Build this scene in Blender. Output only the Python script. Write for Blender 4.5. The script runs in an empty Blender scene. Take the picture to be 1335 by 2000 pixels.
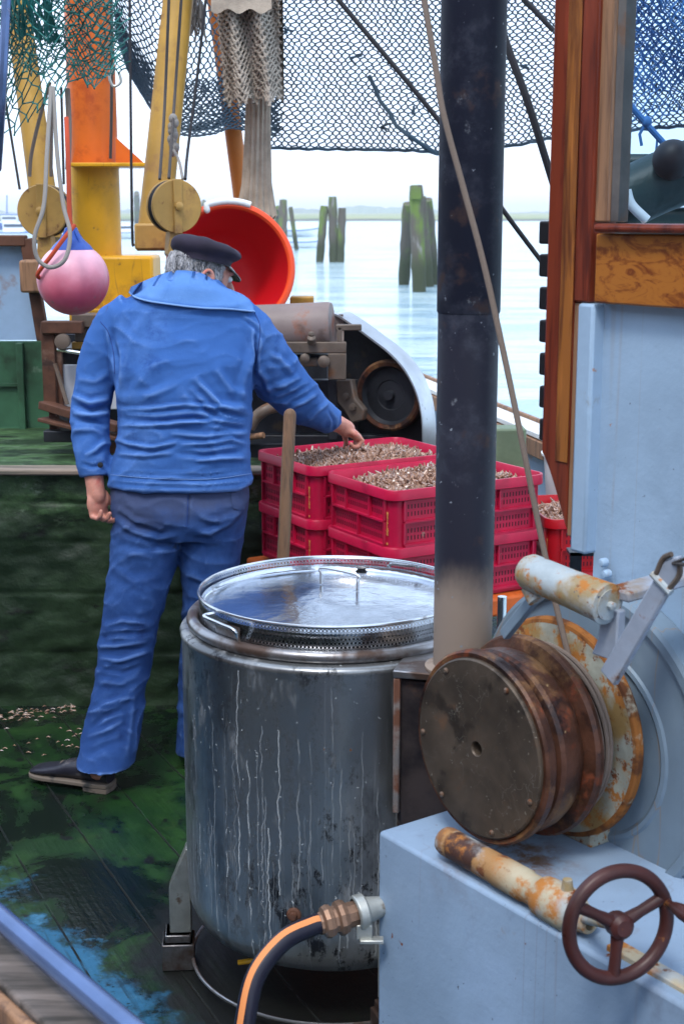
import bpy, math, random
import numpy as np
from mathutils import Vector, Matrix
from mathutils.bvhtree import BVHTree
random.seed(7); RNG = np.random.default_rng(7)
R = math.radians
S = bpy.context.scene
C = S.collection

# ------------------------------------------------------------------ camera
CAMH = 1.74; PITCH = R(11.9); FPX = 2778.0
cam_d = bpy.data.cameras.new("camera"); cam = bpy.data.objects.new("camera", cam_d); C.objects.link(cam)
cam.location = (0, 0, CAMH); cam.rotation_euler = (R(90) - PITCH, 0, 0)
cam_d.sensor_fit = 'VERTICAL'; cam_d.sensor_height = 36; cam_d.lens = 50.0
cam_d.clip_start = .05; cam_d.clip_end = 9000
cam_d.dof.use_dof = True; cam_d.dof.focus_distance = 3.7; cam_d.dof.aperture_fstop = 9.0
S.camera = cam
S.render.resolution_x = 683; S.render.resolution_y = 1024

# ------------------------------------------------------------------ world, sun, exposure
SUN_EL, SUN_ROT = R(58), R(200)
w = bpy.data.worlds.new("World"); S.world = w; w.use_nodes = True
wn = w.node_tree.nodes; wl = w.node_tree.links; wn.clear()
sky = wn.new('ShaderNodeTexSky'); sky.sky_type = 'NISHITA'; sky.sun_disc = False
sky.sun_elevation = SUN_EL; sky.sun_rotation = SUN_ROT; sky.air_density = 1.0; sky.dust_density = 3.0; sky.ozone_density = 1.5
mixc = wn.new('ShaderNodeMix'); mixc.data_type = 'RGBA'; mixc.inputs[0].default_value = .62
wl.new(sky.outputs[0], mixc.inputs[6]); mixc.inputs[7].default_value = (10.2, 12.3, 15.6, 1)
bg = wn.new('ShaderNodeBackground'); bg.inputs[1].default_value = .125
wo = wn.new('ShaderNodeOutputWorld'); wl.new(mixc.outputs[2], bg.inputs[0]); wl.new(bg.outputs[0], wo.inputs[0])
sd = bpy.data.lights.new("sun", 'SUN'); sd.energy = 1.45; sd.angle = R(13); sd.color = (1, .97, .92)
sun = bpy.data.objects.new("sun", sd); C.objects.link(sun)
sun.rotation_euler = (R(90) - SUN_EL, 0, -SUN_ROT + R(180)); sun.location = (0, 0, 20)
S.view_settings.view_transform = 'Standard'; S.view_settings.look = 'None'
S.view_settings.exposure = 0.70; S.view_settings.gamma = 1

# ------------------------------------------------------------------ helpers: geometry
_c, _s = math.cos(PITCH), math.sin(PITCH)
def ray(px, py):
    a = (px - 667.5) / FPX; b = (1000 - py) / FPX
    return Vector((a, _c + b * _s, -_s + b * _c))
def at(px, py, Y):
    r = ray(px, py); t = Y / r.y
    return Vector((r.x * t, Y, CAMH + r.z * t))
def atz(px, py, z):
    r = ray(px, py); t = (z - CAMH) / r.z
    return Vector((r.x * t, r.y * t, z))
def depth(p): return p[1] * _c - (p[2] - CAMH) * _s
def mpx(px, py, Y): return depth(at(px, py, Y)) / FPX      # metres per photograph pixel there
def perp(d):
    d = d.normalized(); a = Vector((0, 0, 1)) if abs(d.z) < .9 else Vector((1, 0, 0))
    u = d.cross(a).normalized(); return u, d.cross(u).normalized()

class MB:
    def __init__(s): s.v = []; s.f = []; s.fm = []; s.cur = 0
    def add(s, vs, fs):
        o = len(s.v); s.v += [tuple(p) for p in vs]; s.f += [tuple(i + o for i in f) for f in fs]; s.fm += [s.cur] * len(fs); return s
    def hexa(s, p):     # p: bottom 4 then top 4
        return s.add(p, [(0,3,2,1),(4,5,6,7),(0,1,5,4),(1,2,6,5),(2,3,7,6),(3,0,4,7)])
    def box(s, c, size, ax=None):
        c = Vector(c); ax = ax or (Vector((1,0,0)), Vector((0,1,0)), Vector((0,0,1)))
        h = [x / 2 for x in size]; P = []
        for sz in (-1, 1):
            for sx, sy in ((-1,-1),(1,-1),(1,1),(-1,1)):
                P.append(c + ax[0]*sx*h[0] + ax[1]*sy*h[1] + ax[2]*sz*h[2])
        return s.hexa(P)
    def bar(s, a, b, w, h, up=Vector((0,0,1))):
        a = Vector(a); b = Vector(b); d = (b - a); L = d.length; d.normalize()
        u = d.cross(Vector(up)).normalized(); v = u.cross(d).normalized()
        return s.box((a + b) / 2, (L, w, h), (d, u, v))
    def pxb(s, x0, y0, x1, y1, Y, t):       # upright block facing the camera side: front at Y, thickness t
        a = at(x0, y1, Y); b = at(x1, y1, Y); c = at(x0, y0, Y); d = at(x1, y0, Y)
        x0_, x1_ = (a.x + c.x) / 2, (b.x + d.x) / 2; z0, z1 = a.z, c.z
        return s.box(((x0_ + x1_) / 2, Y + t / 2, (z0 + z1) / 2), (abs(x1_ - x0_), t, abs(z1 - z0)))
    def tube(s, pts, r, seg=8, cap=True, rnd=False):
        pts = [Vector(p) for p in pts]; n = len(pts)
        rr = list(r) if hasattr(r, '__len__') else [r] * n
        if rnd:
            d0 = (pts[0] - pts[1]).normalized(); d1 = (pts[-1] - pts[-2]).normalized()
            A = []; Ar = []; B = []; Br = []
            for k in (1, .87, .5):
                q = math.sqrt(max(0, 1 - k*k)); 
                A.append(pts[0] + d0 * rr[0] * k); Ar.append(max(rr[0] * q, rr[0]*.05))
                B.append(pts[-1] + d1 * rr[-1] * k); Br.append(max(rr[-1] * q, rr[-1]*.05))
            pts = A + pts + B[::-1]; rr = Ar + rr + Br[::-1]; n = len(pts)
        V = []; F = []; u = None
        for i, p in enumerate(pts):
            d = (pts[min(i+1, n-1)] - pts[max(i-1, 0)]).normalized()
            if u is None: u, v = perp(d)
            else:
                u = (u - d * u.dot(d)).normalized(); v = d.cross(u).normalized()
            for k in range(seg):
                a = 2*math.pi*k/seg; V.append(p + (u*math.cos(a) + v*math.sin(a)) * rr[i])
        for i in range(n-1):
            for k in range(seg):
                k2 = (k+1) % seg; F.append((i*seg+k, i*seg+k2, (i+1)*seg+k2, (i+1)*seg+k))
        if cap: F.append(tuple(range(seg))[::-1]); F.append(tuple((n-1)*seg+k for k in range(seg)))
        return s.add(V, F)
    def lathe(s, prof, c, axis=(0,0,1), seg=48, a0=0, a1=None):   # prof: [(r, h)] along axis
        c = Vector(c); d = Vector(axis).normalized(); u, v = perp(d); full = a1 is None
        ns = seg if full else seg + 1; V = []; F = []
        for (r, h) in prof:
            for k in range(ns):
                a = 2*math.pi*k/seg if full else a0 + (a1-a0)*k/seg
                V.append(c + d*h + (u*math.cos(a) + v*math.sin(a)) * max(r, 1e-5))
        for i in range(len(prof)-1):
            for k in range(seg):
                k2 = (k+1) % ns; F.append((i*ns+k, i*ns+k2, (i+1)*ns+k2, (i+1)*ns+k))
        return s.add(V, F)
    def ell(s, c, rad, ax=None, seg=20, rings=14):
        c = Vector(c); ax = ax or (Vector((1,0,0)), Vector((0,1,0)), Vector((0,0,1))); V = []; F = []
        for i in range(rings+1):
            t = math.pi*i/rings
            for k in range(seg):
                a = 2*math.pi*k/seg; q = max(math.sin(t), 1e-3)
                V.append(c + ax[0]*rad[0]*q*math.cos(a) + ax[1]*rad[1]*q*math.sin(a) + ax[2]*rad[2]*math.cos(t))
        for i in range(rings):
            for k in range(seg):
                k2 = (k+1) % seg; F.append((i*seg+k, (i+1)*seg+k, (i+1)*seg+k2, i*seg+k2))
        F.append(tuple(range(seg))); F.append(tuple(rings*seg+k for k in range(seg))[::-1])
        return s.add(V, F)
    def loft(s, secs, seg=28, e=2.3, cap=True):      # secs: (centre, rx, ry[, rotz])
        V = []; F = []
        for sc in secs:
            c, rx, ry = Vector(sc[0]), sc[1], sc[2]; rz = sc[3] if len(sc) > 3 else 0
            for k in range(seg):
                a = 2*math.pi*k/seg; x = math.copysign(abs(math.cos(a))**(2/e), math.cos(a))*rx; y = math.copysign(abs(math.sin(a))**(2/e), math.sin(a))*ry
                V.append(c + Vector((x*math.cos(rz) - y*math.sin(rz), x*math.sin(rz) + y*math.cos(rz), 0)))
        n = len(secs)
        for i in range(n-1):
            for k in range(seg):
                k2 = (k+1) % seg; F.append((i*seg+k, i*seg+k2, (i+1)*seg+k2, (i+1)*seg+k))
        if cap: F.append(tuple(range(seg))[::-1]); F.append(tuple((n-1)*seg+k for k in range(seg)))
        return s.add(V, F)
    def prism(s, poly, o, u, v, t):      # polygon (2-D) in frame o,u,v, extruded by vector t
        n = len(poly); A = [Vector(o) + Vector(u)*p[0] + Vector(v)*p[1] for p in poly]; B = [a + Vector(t) for a in A]
        return s.add(A + B, [tuple(range(n))[::-1], tuple(range(n, 2*n))] + [(i, (i+1) % n, n + (i+1) % n, n + i) for i in range(n)])
    def sheet(s, grid):
        m = len(grid[0]); V = [p for r in grid for p in r]
        return s.add(V, [(i*m+j, i*m+j+1, (i+1)*m+j+1, (i+1)*m+j) for i in range(len(grid)-1) for j in range(m-1)])
    def shell(s, grid, off):             # sheet with thickness
        n, m = len(grid), len(grid[0]); o = Vector(off); A = [Vector(p) for r in grid for p in r]; B = [a + o for a in A]; N = n*m
        F = []
        for i in range(n-1):
            for j in range(m-1):
                q = (i*m+j, i*m+j+1, (i+1)*m+j+1, (i+1)*m+j); F.append(q); F.append(tuple(N+k for k in q[::-1]))
        rim = [j for j in range(m)] + [i*m+m-1 for i in range(1, n)] + [(n-1)*m+j for j in range(m-2, -1, -1)] + [i*m for i in range(n-2, 0, -1)]
        for a, b in zip(rim, rim[1:] + rim[:1]): F.append((a, N+a, N+b, b))
        return s.add(A + B, F)
    def build(s, name, mat, parent=None, smooth=True, bevel=0, ang=40, origin=None, weld=False):
        V = np.array(s.v, float)
        if parent is not None: o = np.array(parent_world(parent))
        elif origin is not None: o = np.array(origin)
        else: o = np.array([(V[:,0].min()+V[:,0].max())/2, (V[:,1].min()+V[:,1].max())/2, V[:,2].min()])
        me = bpy.data.meshes.new(name); me.from_pydata((V - o).tolist(), [], s.f)
        mats = mat if isinstance(mat, (list, tuple)) else [mat]
        for m in mats: me.materials.append(m)
        if len(mats) > 1: me.polygons.foreach_set('material_index', s.fm)
        me.polygons.foreach_set('use_smooth', [smooth]*len(s.f)); me.validate(); me.update()
        if smooth:
            try: me.set_sharp_from_angle(angle=R(ang))
            except Exception: pass
        ob = bpy.data.objects.new(name, me); C.objects.link(ob)
        if parent is not None: ob.parent = parent
        else: ob.location = o
        if bevel:
            b = ob.modifiers.new('bevel', 'BEVEL'); b.width = bevel; b.segments = 2; b.limit_method = 'ANGLE'; b.angle_limit = R(35)
        return ob
def parent_world(p):
    v = Vector(p.location)
    while p.parent is not None: p = p.parent; v = v + p.location
    return v
def tag(o, label=None, cat=None, group=None, kind=None):
    if label: o['label'] = label
    if cat: o['category'] = cat
    if group: o['group'] = group
    if kind: o['kind'] = kind
    return o
def empty(name, loc, label, cat, group=None):
    o = bpy.data.objects.new(name, None); C.objects.link(o); o.location = loc; o.empty_display_size = .1
    return tag(o, label, cat, group)
def bez(pts, n=12):            # Catmull-Rom through the points
    P = [Vector(p) for p in pts]; P = [P[0]*2 - P[1]] + P + [P[-1]*2 - P[-2]]; out = []
    for i in range(1, len(P)-2):
        for k in range(n):
            t = k/n; a, b, c, d = P[i-1], P[i], P[i+1], P[i+2]
            out.append(.5*((2*b) + (c-a)*t + (2*a-5*b+4*c-d)*t*t + (3*b-a-3*c+d)*t**3))
    out.append(P[-2]); return out

STAIN = (-.12, .12, .60)
# ------------------------------------------------------------------ helpers: materials
class Mat:
    def __init__(s, name, col, rough=.5, metal=0., spec=.32):
        m = bpy.data.materials.new(name); m.use_nodes = True; s.m = m; s.N = m.node_tree.nodes; s.L = m.node_tree.links
        s.b = s.N['Principled BSDF']; s.b.inputs['Roughness'].default_value = rough; s.b.inputs['Metallic'].default_value = metal
        s.b.inputs['Specular IOR Level'].default_value = spec
        s.b.inputs['Base Color'].default_value = (*col, 1); s.tc = s.N.new('ShaderNodeTexCoord').outputs['Object']
        rg = s.N.new('ShaderNodeRGB'); rg.outputs[0].default_value = (*col, 1); s.col = rg.outputs[0]; s.rough = None; s.metal = None; s.r0 = rough; s.m0 = metal; s.h = None
    def mapped(s, sc=(1,1,1), rot=(0,0,0), loc=(0,0,0)):
        mp = s.N.new('ShaderNodeMapping'); mp.inputs['Scale'].default_value = sc; mp.inputs['Rotation'].default_value = rot; mp.inputs['Location'].default_value = loc
        s.L.new(s.tc, mp.inputs[0]); return mp.outputs[0]
    def noise(s, scale, st=(1,1,1), det=5, rough=.6, dist=0, loc=(0,0,0), rot=(0,0,0)):
        n = s.N.new('ShaderNodeTexNoise'); n.inputs['Scale'].default_value = scale; n.inputs['Detail'].default_value = det
        n.inputs['Roughness'].default_value = rough; n.inputs['Distortion'].default_value = dist
        s.L.new(s.mapped(st, rot, loc), n.inputs['Vector']); return n.outputs[0]
    def ramp(s, f, lo, hi, a=0., b=1.):
        r = s.N.new('ShaderNodeMapRange'); r.interpolation_type = 'SMOOTHSTEP'; r.inputs[1].default_value = lo; r.inputs[2].default_value = hi
        r.inputs[3].default_value = a; r.inputs[4].default_value = b; s.L.new(f, r.inputs[0]); return r.outputs[0]
    def math(s, op, a, b=None):
        n = s.N.new('ShaderNodeMath'); n.operation = op
        for i, x in enumerate((a, b)):
            if x is None: continue
            if isinstance(x, (int, float)): n.inputs[i].default_value = x
            else: s.L.new(x, n.inputs[i])
        return n.outputs[0]
    def coord(s, ax, sc=(1,1,1), rot=(0,0,0), loc=(0,0,0)):
        x = s.N.new('ShaderNodeSeparateXYZ'); s.L.new(s.mapped(sc, rot, loc), x.inputs[0]); return x.outputs[ax]
    def layer(s, f, col, rough=None, metal=None):
        m = s.N.new('ShaderNodeMix'); m.data_type = 'RGBA'; s.L.new(f, m.inputs[0]); s.L.new(s.col, m.inputs[6])
        if isinstance(col, tuple): m.inputs[7].default_value = (*col, 1)
        else: s.L.new(col, m.inputs[7])
        s.col = m.outputs[2]
        for nm, val, base in (('rough', rough, s.r0), ('metal', metal, s.m0)):
            if val is None: continue
            q = s.N.new('ShaderNodeMix'); s.L.new(f, q.inputs[0]); cur = getattr(s, nm)
            if cur is None: q.inputs[2].default_value = base
            else: s.L.new(cur, q.inputs[2])
            q.inputs[3].default_value = val; setattr(s, nm, q.outputs[0])
        return s
    def spots(s, col, scale, lo, hi, st=(1,1,1), det=6, rough=None, metal=None, dist=0, loc=(0,0,0), nr=.6):
        return s.layer(s.ramp(s.noise(scale, st, det, nr, dist, loc), lo, hi), col, rough, metal)
    def drips(s, col, scale=9, z=.35, w=.012, rough=None, loc=(0,0,0), amt=1.):    # thin, wandering, mostly vertical lines
        n = s.noise(scale, (1,1,z), 3, .5, .15, loc); d = s.math('ABSOLUTE', s.math('SUBTRACT', n, .5)); f = s.ramp(d, 0, w, amt, 0)
        g = s.ramp(s.noise(5, (1,1,.6), 3, loc=loc), .42, .56); return s.layer(s.math('MULTIPLY', f, g), col, rough)
    def var(s, scale=4, lo=.75, hi=1.2, st=(1,1,1)):       # gentle brightness variation
        n = s.noise(scale, st, 4); r = s.ramp(n, .3, .7, lo, hi)
        m = s.N.new('ShaderNodeMix'); m.data_type = 'RGBA'; m.blend_type = 'MULTIPLY'; m.inputs[0].default_value = 1
        s.L.new(s.col, m.inputs[6]); cc = s.N.new('ShaderNodeCombineColor')
        for i in range(3): s.L.new(r, cc.inputs[i])
        s.L.new(cc.outputs[0], m.inputs[7]); s.col = m.outputs[2]; return s
    def bump(s, scale=40, st=.3, dist=.002, stretch=(1,1,1), det=4, src=None):
        b = s.N.new('ShaderNodeBump'); b.inputs['Strength'].default_value = st; b.inputs['Distance'].default_value = dist
        s.L.new(src if src is not None else s.noise(scale, stretch, det), b.inputs['Height'])
        if s.h is not None: s.L.new(s.h, b.inputs['Normal'])
        s.h = b.outputs[0]; return s
    def done(s):
        s.L.new(s.col, s.b.inputs['Base Color'])
        if s.rough is not None: s.L.new(s.rough, s.b.inputs['Roughness'])
        if s.metal is not None: s.L.new(s.metal, s.b.inputs['Metallic'])
        if s.h is not None: s.L.new(s.h, s.b.inputs['Normal'])
        return s.m
RUST = (.16, .05, .015); RUST2 = (.36, .14, .03); DKRUST = (.045, .018, .012)
m_grey = Mat('blue grey paint', (.265, .375, .50), .42).var(2.2, .84, 1.12).spots((.30,.42,.56), 1.8, .45, .68, det=8, nr=.65).spots((.17,.24,.34), 5, .56, .72, det=10, nr=.72).spots((.22,.22,.22), 9, .62, .72, det=9, nr=.7, loc=(4,2,0), st=(1,1,.6)).spots(RUST2, 20, .70, .74, det=8, rough=.8).drips((.27,.20,.15), 7, .014, .010, amt=.22).spots((.10,.12,.16), 70, .70, .73).bump(90, .35, .0012).bump(5, .5, .010, det=6).done()
m_greylow = Mat('blue grey box paint', (.235, .325, .445), .5).var(1.8, .8, 1.12).spots((.27,.37,.52), 2.2, .45, .68, det=8, nr=.65).spots((.15,.19,.26), 4, .54, .70, det=10, nr=.72, st=(1,1,.6)).spots((.22,.19,.17), 7, .62, .74, det=10, nr=.72, loc=(4,2,0)).spots(RUST, 24, .68, .73, det=9, rough=.8, loc=(1,0,5)).drips((.17,.15,.16), 7, .016, .010, loc=(3,1,0), amt=.3).spots((.06,.07,.09), 80, .69, .72)
_d = m_greylow.math('SUBTRACT', m_greylow.coord(2), .59); _rr = m_greylow.N.new('ShaderNodeVectorMath'); _rr.operation = 'DISTANCE'; m_greylow.L.new(m_greylow.tc, _rr.inputs[0]); _rr.inputs[1].default_value = STAIN
_sf = m_greylow.ramp(m_greylow.math('ADD', _rr.outputs['Value'], m_greylow.math('MULTIPLY', m_greylow.noise(14, det=9, rough=.7), .12)), .21, .10); m_greylow.layer(m_greylow.math('MULTIPLY', _sf, m_greylow.ramp(m_greylow.noise(20, det=9, rough=.7, loc=(3,3,3)), .38, .60)), (.15,.075,.03), .8)
m_greylow = m_greylow.bump(90, .35, .0012).bump(4, .5, .010, det=6).done()
m_whiterust = Mat('rusty white paint', (.36, .42, .45), .5).var(9, .8, 1.15).spots((.27,.20,.10), 9, .44, .62, det=9).spots(RUST2, 22, .52, .60, det=10, rough=.85, nr=.7).spots(RUST, 26, .58, .66, det=9, loc=(1,2,0), rough=.85, nr=.7).spots((.07,.08,.11), 60, .66, .70).bump(50, .6, .002).done()
m_flange = Mat('flaking flange paint', (.36, .37, .31), .55).var(12, .75, 1.15).spots((.30,.19,.07), 10, .44, .60, det=9).spots(RUST2, 26, .51, .58, det=10, rough=.85, nr=.7).spots(RUST, 30, .57, .63, det=9, loc=(1,2,0), rough=.9, nr=.7).bump(60, .8, .002).done()
m_rustedge = Mat('rusted flange edge', (.26, .095, .02), .9).spots((.10,.035,.012), 18, .46, .6, det=9).spots((.34,.30,.22), 16, .60, .68, det=9, loc=(5,1,1)).bump(60, .8, .002).done()
m_lever = Mat('dull lever paint', (.27, .31, .38), .5).var(9, .8, 1.1).spots((.24,.19,.14), 7, .5, .66, det=8).spots(RUST, 18, .58, .66, det=9, rough=.9).bump(60, .5, .0015).done()
m_guard = Mat('grey green guard paint', (.17, .235, .30), .45).var(3, .85, 1.12).spots((.24,.31,.37), 3, .5, .72, det=7).spots((.20,.19,.15), 6, .60, .74, det=8, st=(1,1,.5)).spots((.07,.08,.10), 40, .70, .73).drips((.30,.18,.08), 7, .12, .008, amt=.5).bump(60, .3, .001).bump(7, .35, .006).done()
m_rustlow = Mat('rusty cream pipe', (.38, .33, .23), .6); _k = m_rustlow
_t = _k.math('ADD', _k.math('ADD', _k.math('MULTIPLY', _k.coord(0), .583), _k.math('MULTIPLY', _k.coord(1), -.812)), _k.math('MULTIPLY', _k.math('SUBTRACT', _k.noise(14, det=9, rough=.7), .5), .10))
_k.layer(_k.ramp(_t, .03, -.03), (.32,.17,.065), .75); _k.layer(_k.math('MULTIPLY', _k.ramp(_t, -.065, -.075), _k.ramp(_t, -.150, -.140)), (.055,.022,.014), .6); _k.layer(_k.ramp(_t, -.15, -.16), (.20,.09,.035), .75)
_k.spots(RUST2, 14, .48, .60, det=10, rough=.85, nr=.72).spots((.33,.35,.35), 8, .55, .68, loc=(4,0,0)).spots(RUST, 26, .60, .68, det=9, loc=(1,1,4), rough=.85); _k.bump(60, .7, .002); m_rustlow = _k.done()
m_drum = Mat('oiled rusty drum steel', (.070, .028, .016), .45, .25).var(14, .55, 1.5).spots((.20,.10,.04), 6, .50, .62, det=10, rough=.6, metal=.1, nr=.7).spots((.15,.035,.012), 12, .54, .64, det=9, rough=.8, metal=0., loc=(5,0,0), nr=.7).spots((.018,.010,.010), 7, .50, .62, loc=(2,0,0), rough=.3, nr=.7).spots((.30,.20,.10), 40, .68, .73, det=5).bump(30, .7, .003, det=8).bump(120, .5, .001).done()
m_disc = Mat('dull drum end plate', (.078, .058, .042), .48, .35).var(5, .55, 1.5).spots((.115,.055,.025), 4, .50, .64, det=10, rough=.75, metal=.0, nr=.7).spots((.11,.11,.105), 3.5, .52, .72, loc=(3,1,1), nr=.7, det=9).spots((.03,.022,.016), 9, .56, .66, det=9, loc=(1,6,2)).drips((.24,.23,.20), 20, .9, .006, amt=.5).spots((.22,.20,.16), 90, .68, .72, det=3).bump(60, .4, .001, det=8).done()
m_bolt = Mat('brown bolt steel', (.16,.11,.08), .5, .5).spots((.14,.05,.02), 60, .5, .6).done()
m_wheel = Mat('dark red hand wheel', (.048, .014, .012), .42).var(10, .6, 1.3).spots(RUST2, 24, .64, .72, det=7, rough=.8).bump(60, .35, .001).done()
m_steel = Mat('stained kettle steel', (.27, .28, .285), .30, .8)
_k = m_steel
_k.spots((.12,.125,.13), 1.6, .44, .60, st=(1,1,.5), det=5, rough=.3, loc=(6,6,1)); _k.spots((.30,.315,.32), 2.4, .48, .66, st=(1,1,.6), det=6, rough=.42, metal=.6)
_k.spots((.07,.07,.075), 2.8, .50, .66, st=(1,1,.45), det=7, rough=.3, loc=(2,1,3), nr=.65)
_f = _k.ramp(_k.noise(30, (1,1,.55), 9, .75), .50, .60); _g = _k.ramp(_k.noise(2.0, (1,1,.7), 3, loc=(1,0,2)), .40, .54)
_k.layer(_k.math('MULTIPLY', _f, _g), (.010,.011,.015), .28, .4)
_k.spots((.24,.25,.26), 18, .55, .72, st=(1,1,.3), rough=.6, metal=.3, loc=(5,2,0), nr=.7)
_X, _Y, _Zc = _k.coord(0), _k.coord(1), _k.coord(2)
_an = _k.math('MULTIPLY', _k.math('ARCTAN2', _Y, _X), .343)
def runs(k, sp, wid, seed, amt, colr):      # dried drips: one wandering line per cell round the drum
    wob = k.math('MULTIPLY', k.math('SUBTRACT', k.noise(9, (.35,.35,1.4), 4, loc=(seed,0,0)), .5), .9)
    u = k.math('ADD', k.math('MULTIPLY', _an, 1/sp), k.math('ADD', wob, seed)); cell = k.math('FLOOR', u); fr = k.math('FRACT', u)
    def rnd(o):
        w_ = k.N.new('ShaderNodeTexWhiteNoise'); w_.noise_dimensions = '1D'; k.L.new(k.math('ADD', cell, o), w_.inputs['W']); return w_.outputs[0]
    d = k.math('ABSOLUTE', k.math('SUBTRACT', fr, k.math('ADD', k.math('MULTIPLY', rnd(.3), .6), .2)))
    ww = k.math('MULTIPLY', k.math('ADD', k.noise(40, (.2,.2,1), 2), .2), wid); line = k.math('LESS_THAN', d, ww)
    top = k.math('LESS_THAN', _Zc, k.math('ADD', k.math('MULTIPLY', rnd(7.1), .45), .38)); bot = k.math('GREATER_THAN', _Zc, k.math('MULTIPLY', rnd(3.7), .34))
    brk = k.ramp(k.noise(20, (1,1,.5), 4, loc=(0,seed,0)), .36, .5); on_ = k.math('MULTIPLY', k.math('GREATER_THAN', rnd(11.3), .42), k.math('ADD', k.math('MULTIPLY', rnd(15.9), .7), .3))
    f = k.math('MULTIPLY', k.math('MULTIPLY', line, k.math('MULTIPLY', top, bot)), k.math('MULTIPLY', k.math('MULTIPLY', brk, on_), amt)); k.layer(f, colr, .75, 0.)
runs(_k, .034, .055, 1.7, .75, (.50,.53,.54)); runs(_k, .021, .055, 5.3, .5, (.44,.47,.49)); runs(_k, .055, .025, 9.1, .55, (.5,.52,.54)); runs(_k, .012, .07, 3.1, .28, (.44,.47,.49))
_k.spots((.42,.45,.46), 90, .68, .71, det=3, rough=.7, metal=0.); _k.spots((.16,.07,.03), 34, .72, .75, det=5, rough=.8, metal=0.); _k.bump(4, .2, .01); _k.bump(90, .12, .001)
m_steel = _k.done()
m_ss = Mat('stainless steel', (.62, .64, .66), .22, 1).var(12, .8, 1.1).spots((.22,.20,.19), 14, .60, .72, det=6, rough=.45).bump(14, .12, .003).done()
m_lid = Mat('kettle lid steel', (.60, .64, .70), .18, 1).var(5, .75, 1.1).spots((.28,.22,.20), 9, .60, .72, det=7, rough=.35).bump(7, .35, .012).bump(40, .12, .002).done()
m_ring = Mat('sooty steel ring', (.30, .30, .31), .3, .9).spots((.07,.045,.035), 8, .42, .60, det=6, rough=.45, metal=.5).spots((.5,.4,.35), 20, .66, .72).bump(30, .2, .001).done()
m_wornst = Mat('worn steel strip', (.28,.26,.25), .4, .6).spots((.12,.05,.03), 12, .46, .6, det=8, rough=.8, metal=0.).done()
m_duct = Mat('sooty burner housing', (.07, .055, .055), .4, .5).spots((.17,.165,.17), 4, .52, .70, det=7, st=(1,1,.5)).spots((.02,.018,.022), 5, .42, .6).spots((.16,.08,.04), 6, .60, .72, det=8, rough=.8, metal=0.).bump(14, .3, .003).done()
_k = Mat('exhaust pipe', (.008, .010, .022), .55, spec=.22)
_z = _k.coord(2); _zn = _k.math('ADD', _z, _k.math('MULTIPLY', _k.noise(7, (1,1,.5)), .16))
_k.layer(_k.ramp(_zn, .78, .72), (.017,.018,.030), .5)
_k.spots((.045,.05,.07), 5, .50, .68, det=9, nr=.7); _k.spots((.13,.14,.16), 22, .61, .70, det=9, st=(1,1,.8), nr=.7); _k.spots((.05,.03,.028), 9, .58, .68, det=9, loc=(4,4,4))
_k.layer(_k.ramp(_zn, .30, .20), (.24,.19,.155), .75)
_h = _k.math('MULTIPLY', _k.ramp(_zn, .30, .2), _k.ramp(_k.noise(9, det=8), .52, .66)); _k.layer(_h, (.13,.085,.06), .8)
_k.spots((.2,.22,.25), 70, .71, .74, det=2); _k.bump(50, .25, .001); m_pipe = _k.done()

def wood(name, base, dark, sc=1., rough=.4, ax=2, amt=.5):
    st = [14, 14, 14]; st[ax] = 1.2; k = Mat(name, base, rough)
    k.spots(dark, 2.6*sc, .44, .66, st=tuple(st), det=7, dist=.4); k.spots(tuple(x*.4 for x in dark), 4*sc, .62, .74, st=tuple(x*.5 for x in st), det=5, loc=(2,1,0))
    k.spots(tuple(min(1, x*1.5) for x in base), 3*sc, .56, .74, st=tuple(st), loc=(4,4,4)); k.bump(5*sc, .35, .002, stretch=tuple(st)); return k.done()
m_wred = wood('red varnished mahogany', (.165, .030, .013), (.07, .012, .007), rough=.3)
m_wamber = wood('amber varnished wood', (.27, .095, .020), (.09, .025, .01), rough=.3)
m_wtan = wood('weathered tan wood', (.26, .14, .075), (.09, .05, .035), rough=.6)
_k = Mat('knotty varnished plank', (.34, .12, .020), .3)
_k.spots((.15,.035,.008), 14, .46, .62, st=(1,1,2.6), det=9, dist=1.2, nr=.7); _k.spots((.05,.012,.006), 7, .60, .68, st=(1,1,2), det=6, dist=1.0, loc=(3,3,3)); _k.bump(12, .3, .002); m_wplank = _k.done()
m_wgrey = wood('salt bleached wood', (.21, .165, .13), (.10, .09, .07), rough=.8, ax=0)
m_wcap = wood('worn cap plank', (.12, .10, .09), (.04, .035, .03), rough=.75, ax=0)
m_handle = wood('dark brown wooden pole', (.14, .075, .04), (.05, .03, .02), rough=.6)

def mossy(name, hi=(.065,.135,.05), lo=(.006,.017,.006), scale=3):
    k = Mat(name, lo, .5); k.spots((.020,.042,.018), scale*.8, .44, .60, st=(.5,1,1.2), det=9, nr=.7); z_ = k.coord(2); zt = k.ramp(k.math('ADD', z_, k.math('MULTIPLY', k.noise(3.5, (.6,1,1), 8, .7), .75)), 1.02, 1.30)  # pale moss only towards the top; shade lower down is painted in
    k.layer(k.math('MULTIPLY', zt, k.ramp(k.noise(9, (.6,1,1.2), 9, .72), .38, .60)), hi); k.layer(k.math('MULTIPLY', zt, k.ramp(k.noise(22, (.6,1,1), 8, .7, loc=(4,0,0)), .56, .68)), (.13,.18,.12))
    k.spots((.004,.005,.004), scale*3.2, .56, .66, st=(.6,1,1.3), det=9, loc=(3,3,3), nr=.7); k.spots((.16,.10,.04), 40, .72, .76); k.bump(16, .7, .010, det=9); k.bump(70, .5, .003); return k.done()
m_moss = mossy('mossy green hatch boards')
m_moss2 = mossy('algae covered top board', hi=(.09,.16,.075), lo=(.028,.055,.025), scale=4)
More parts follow.
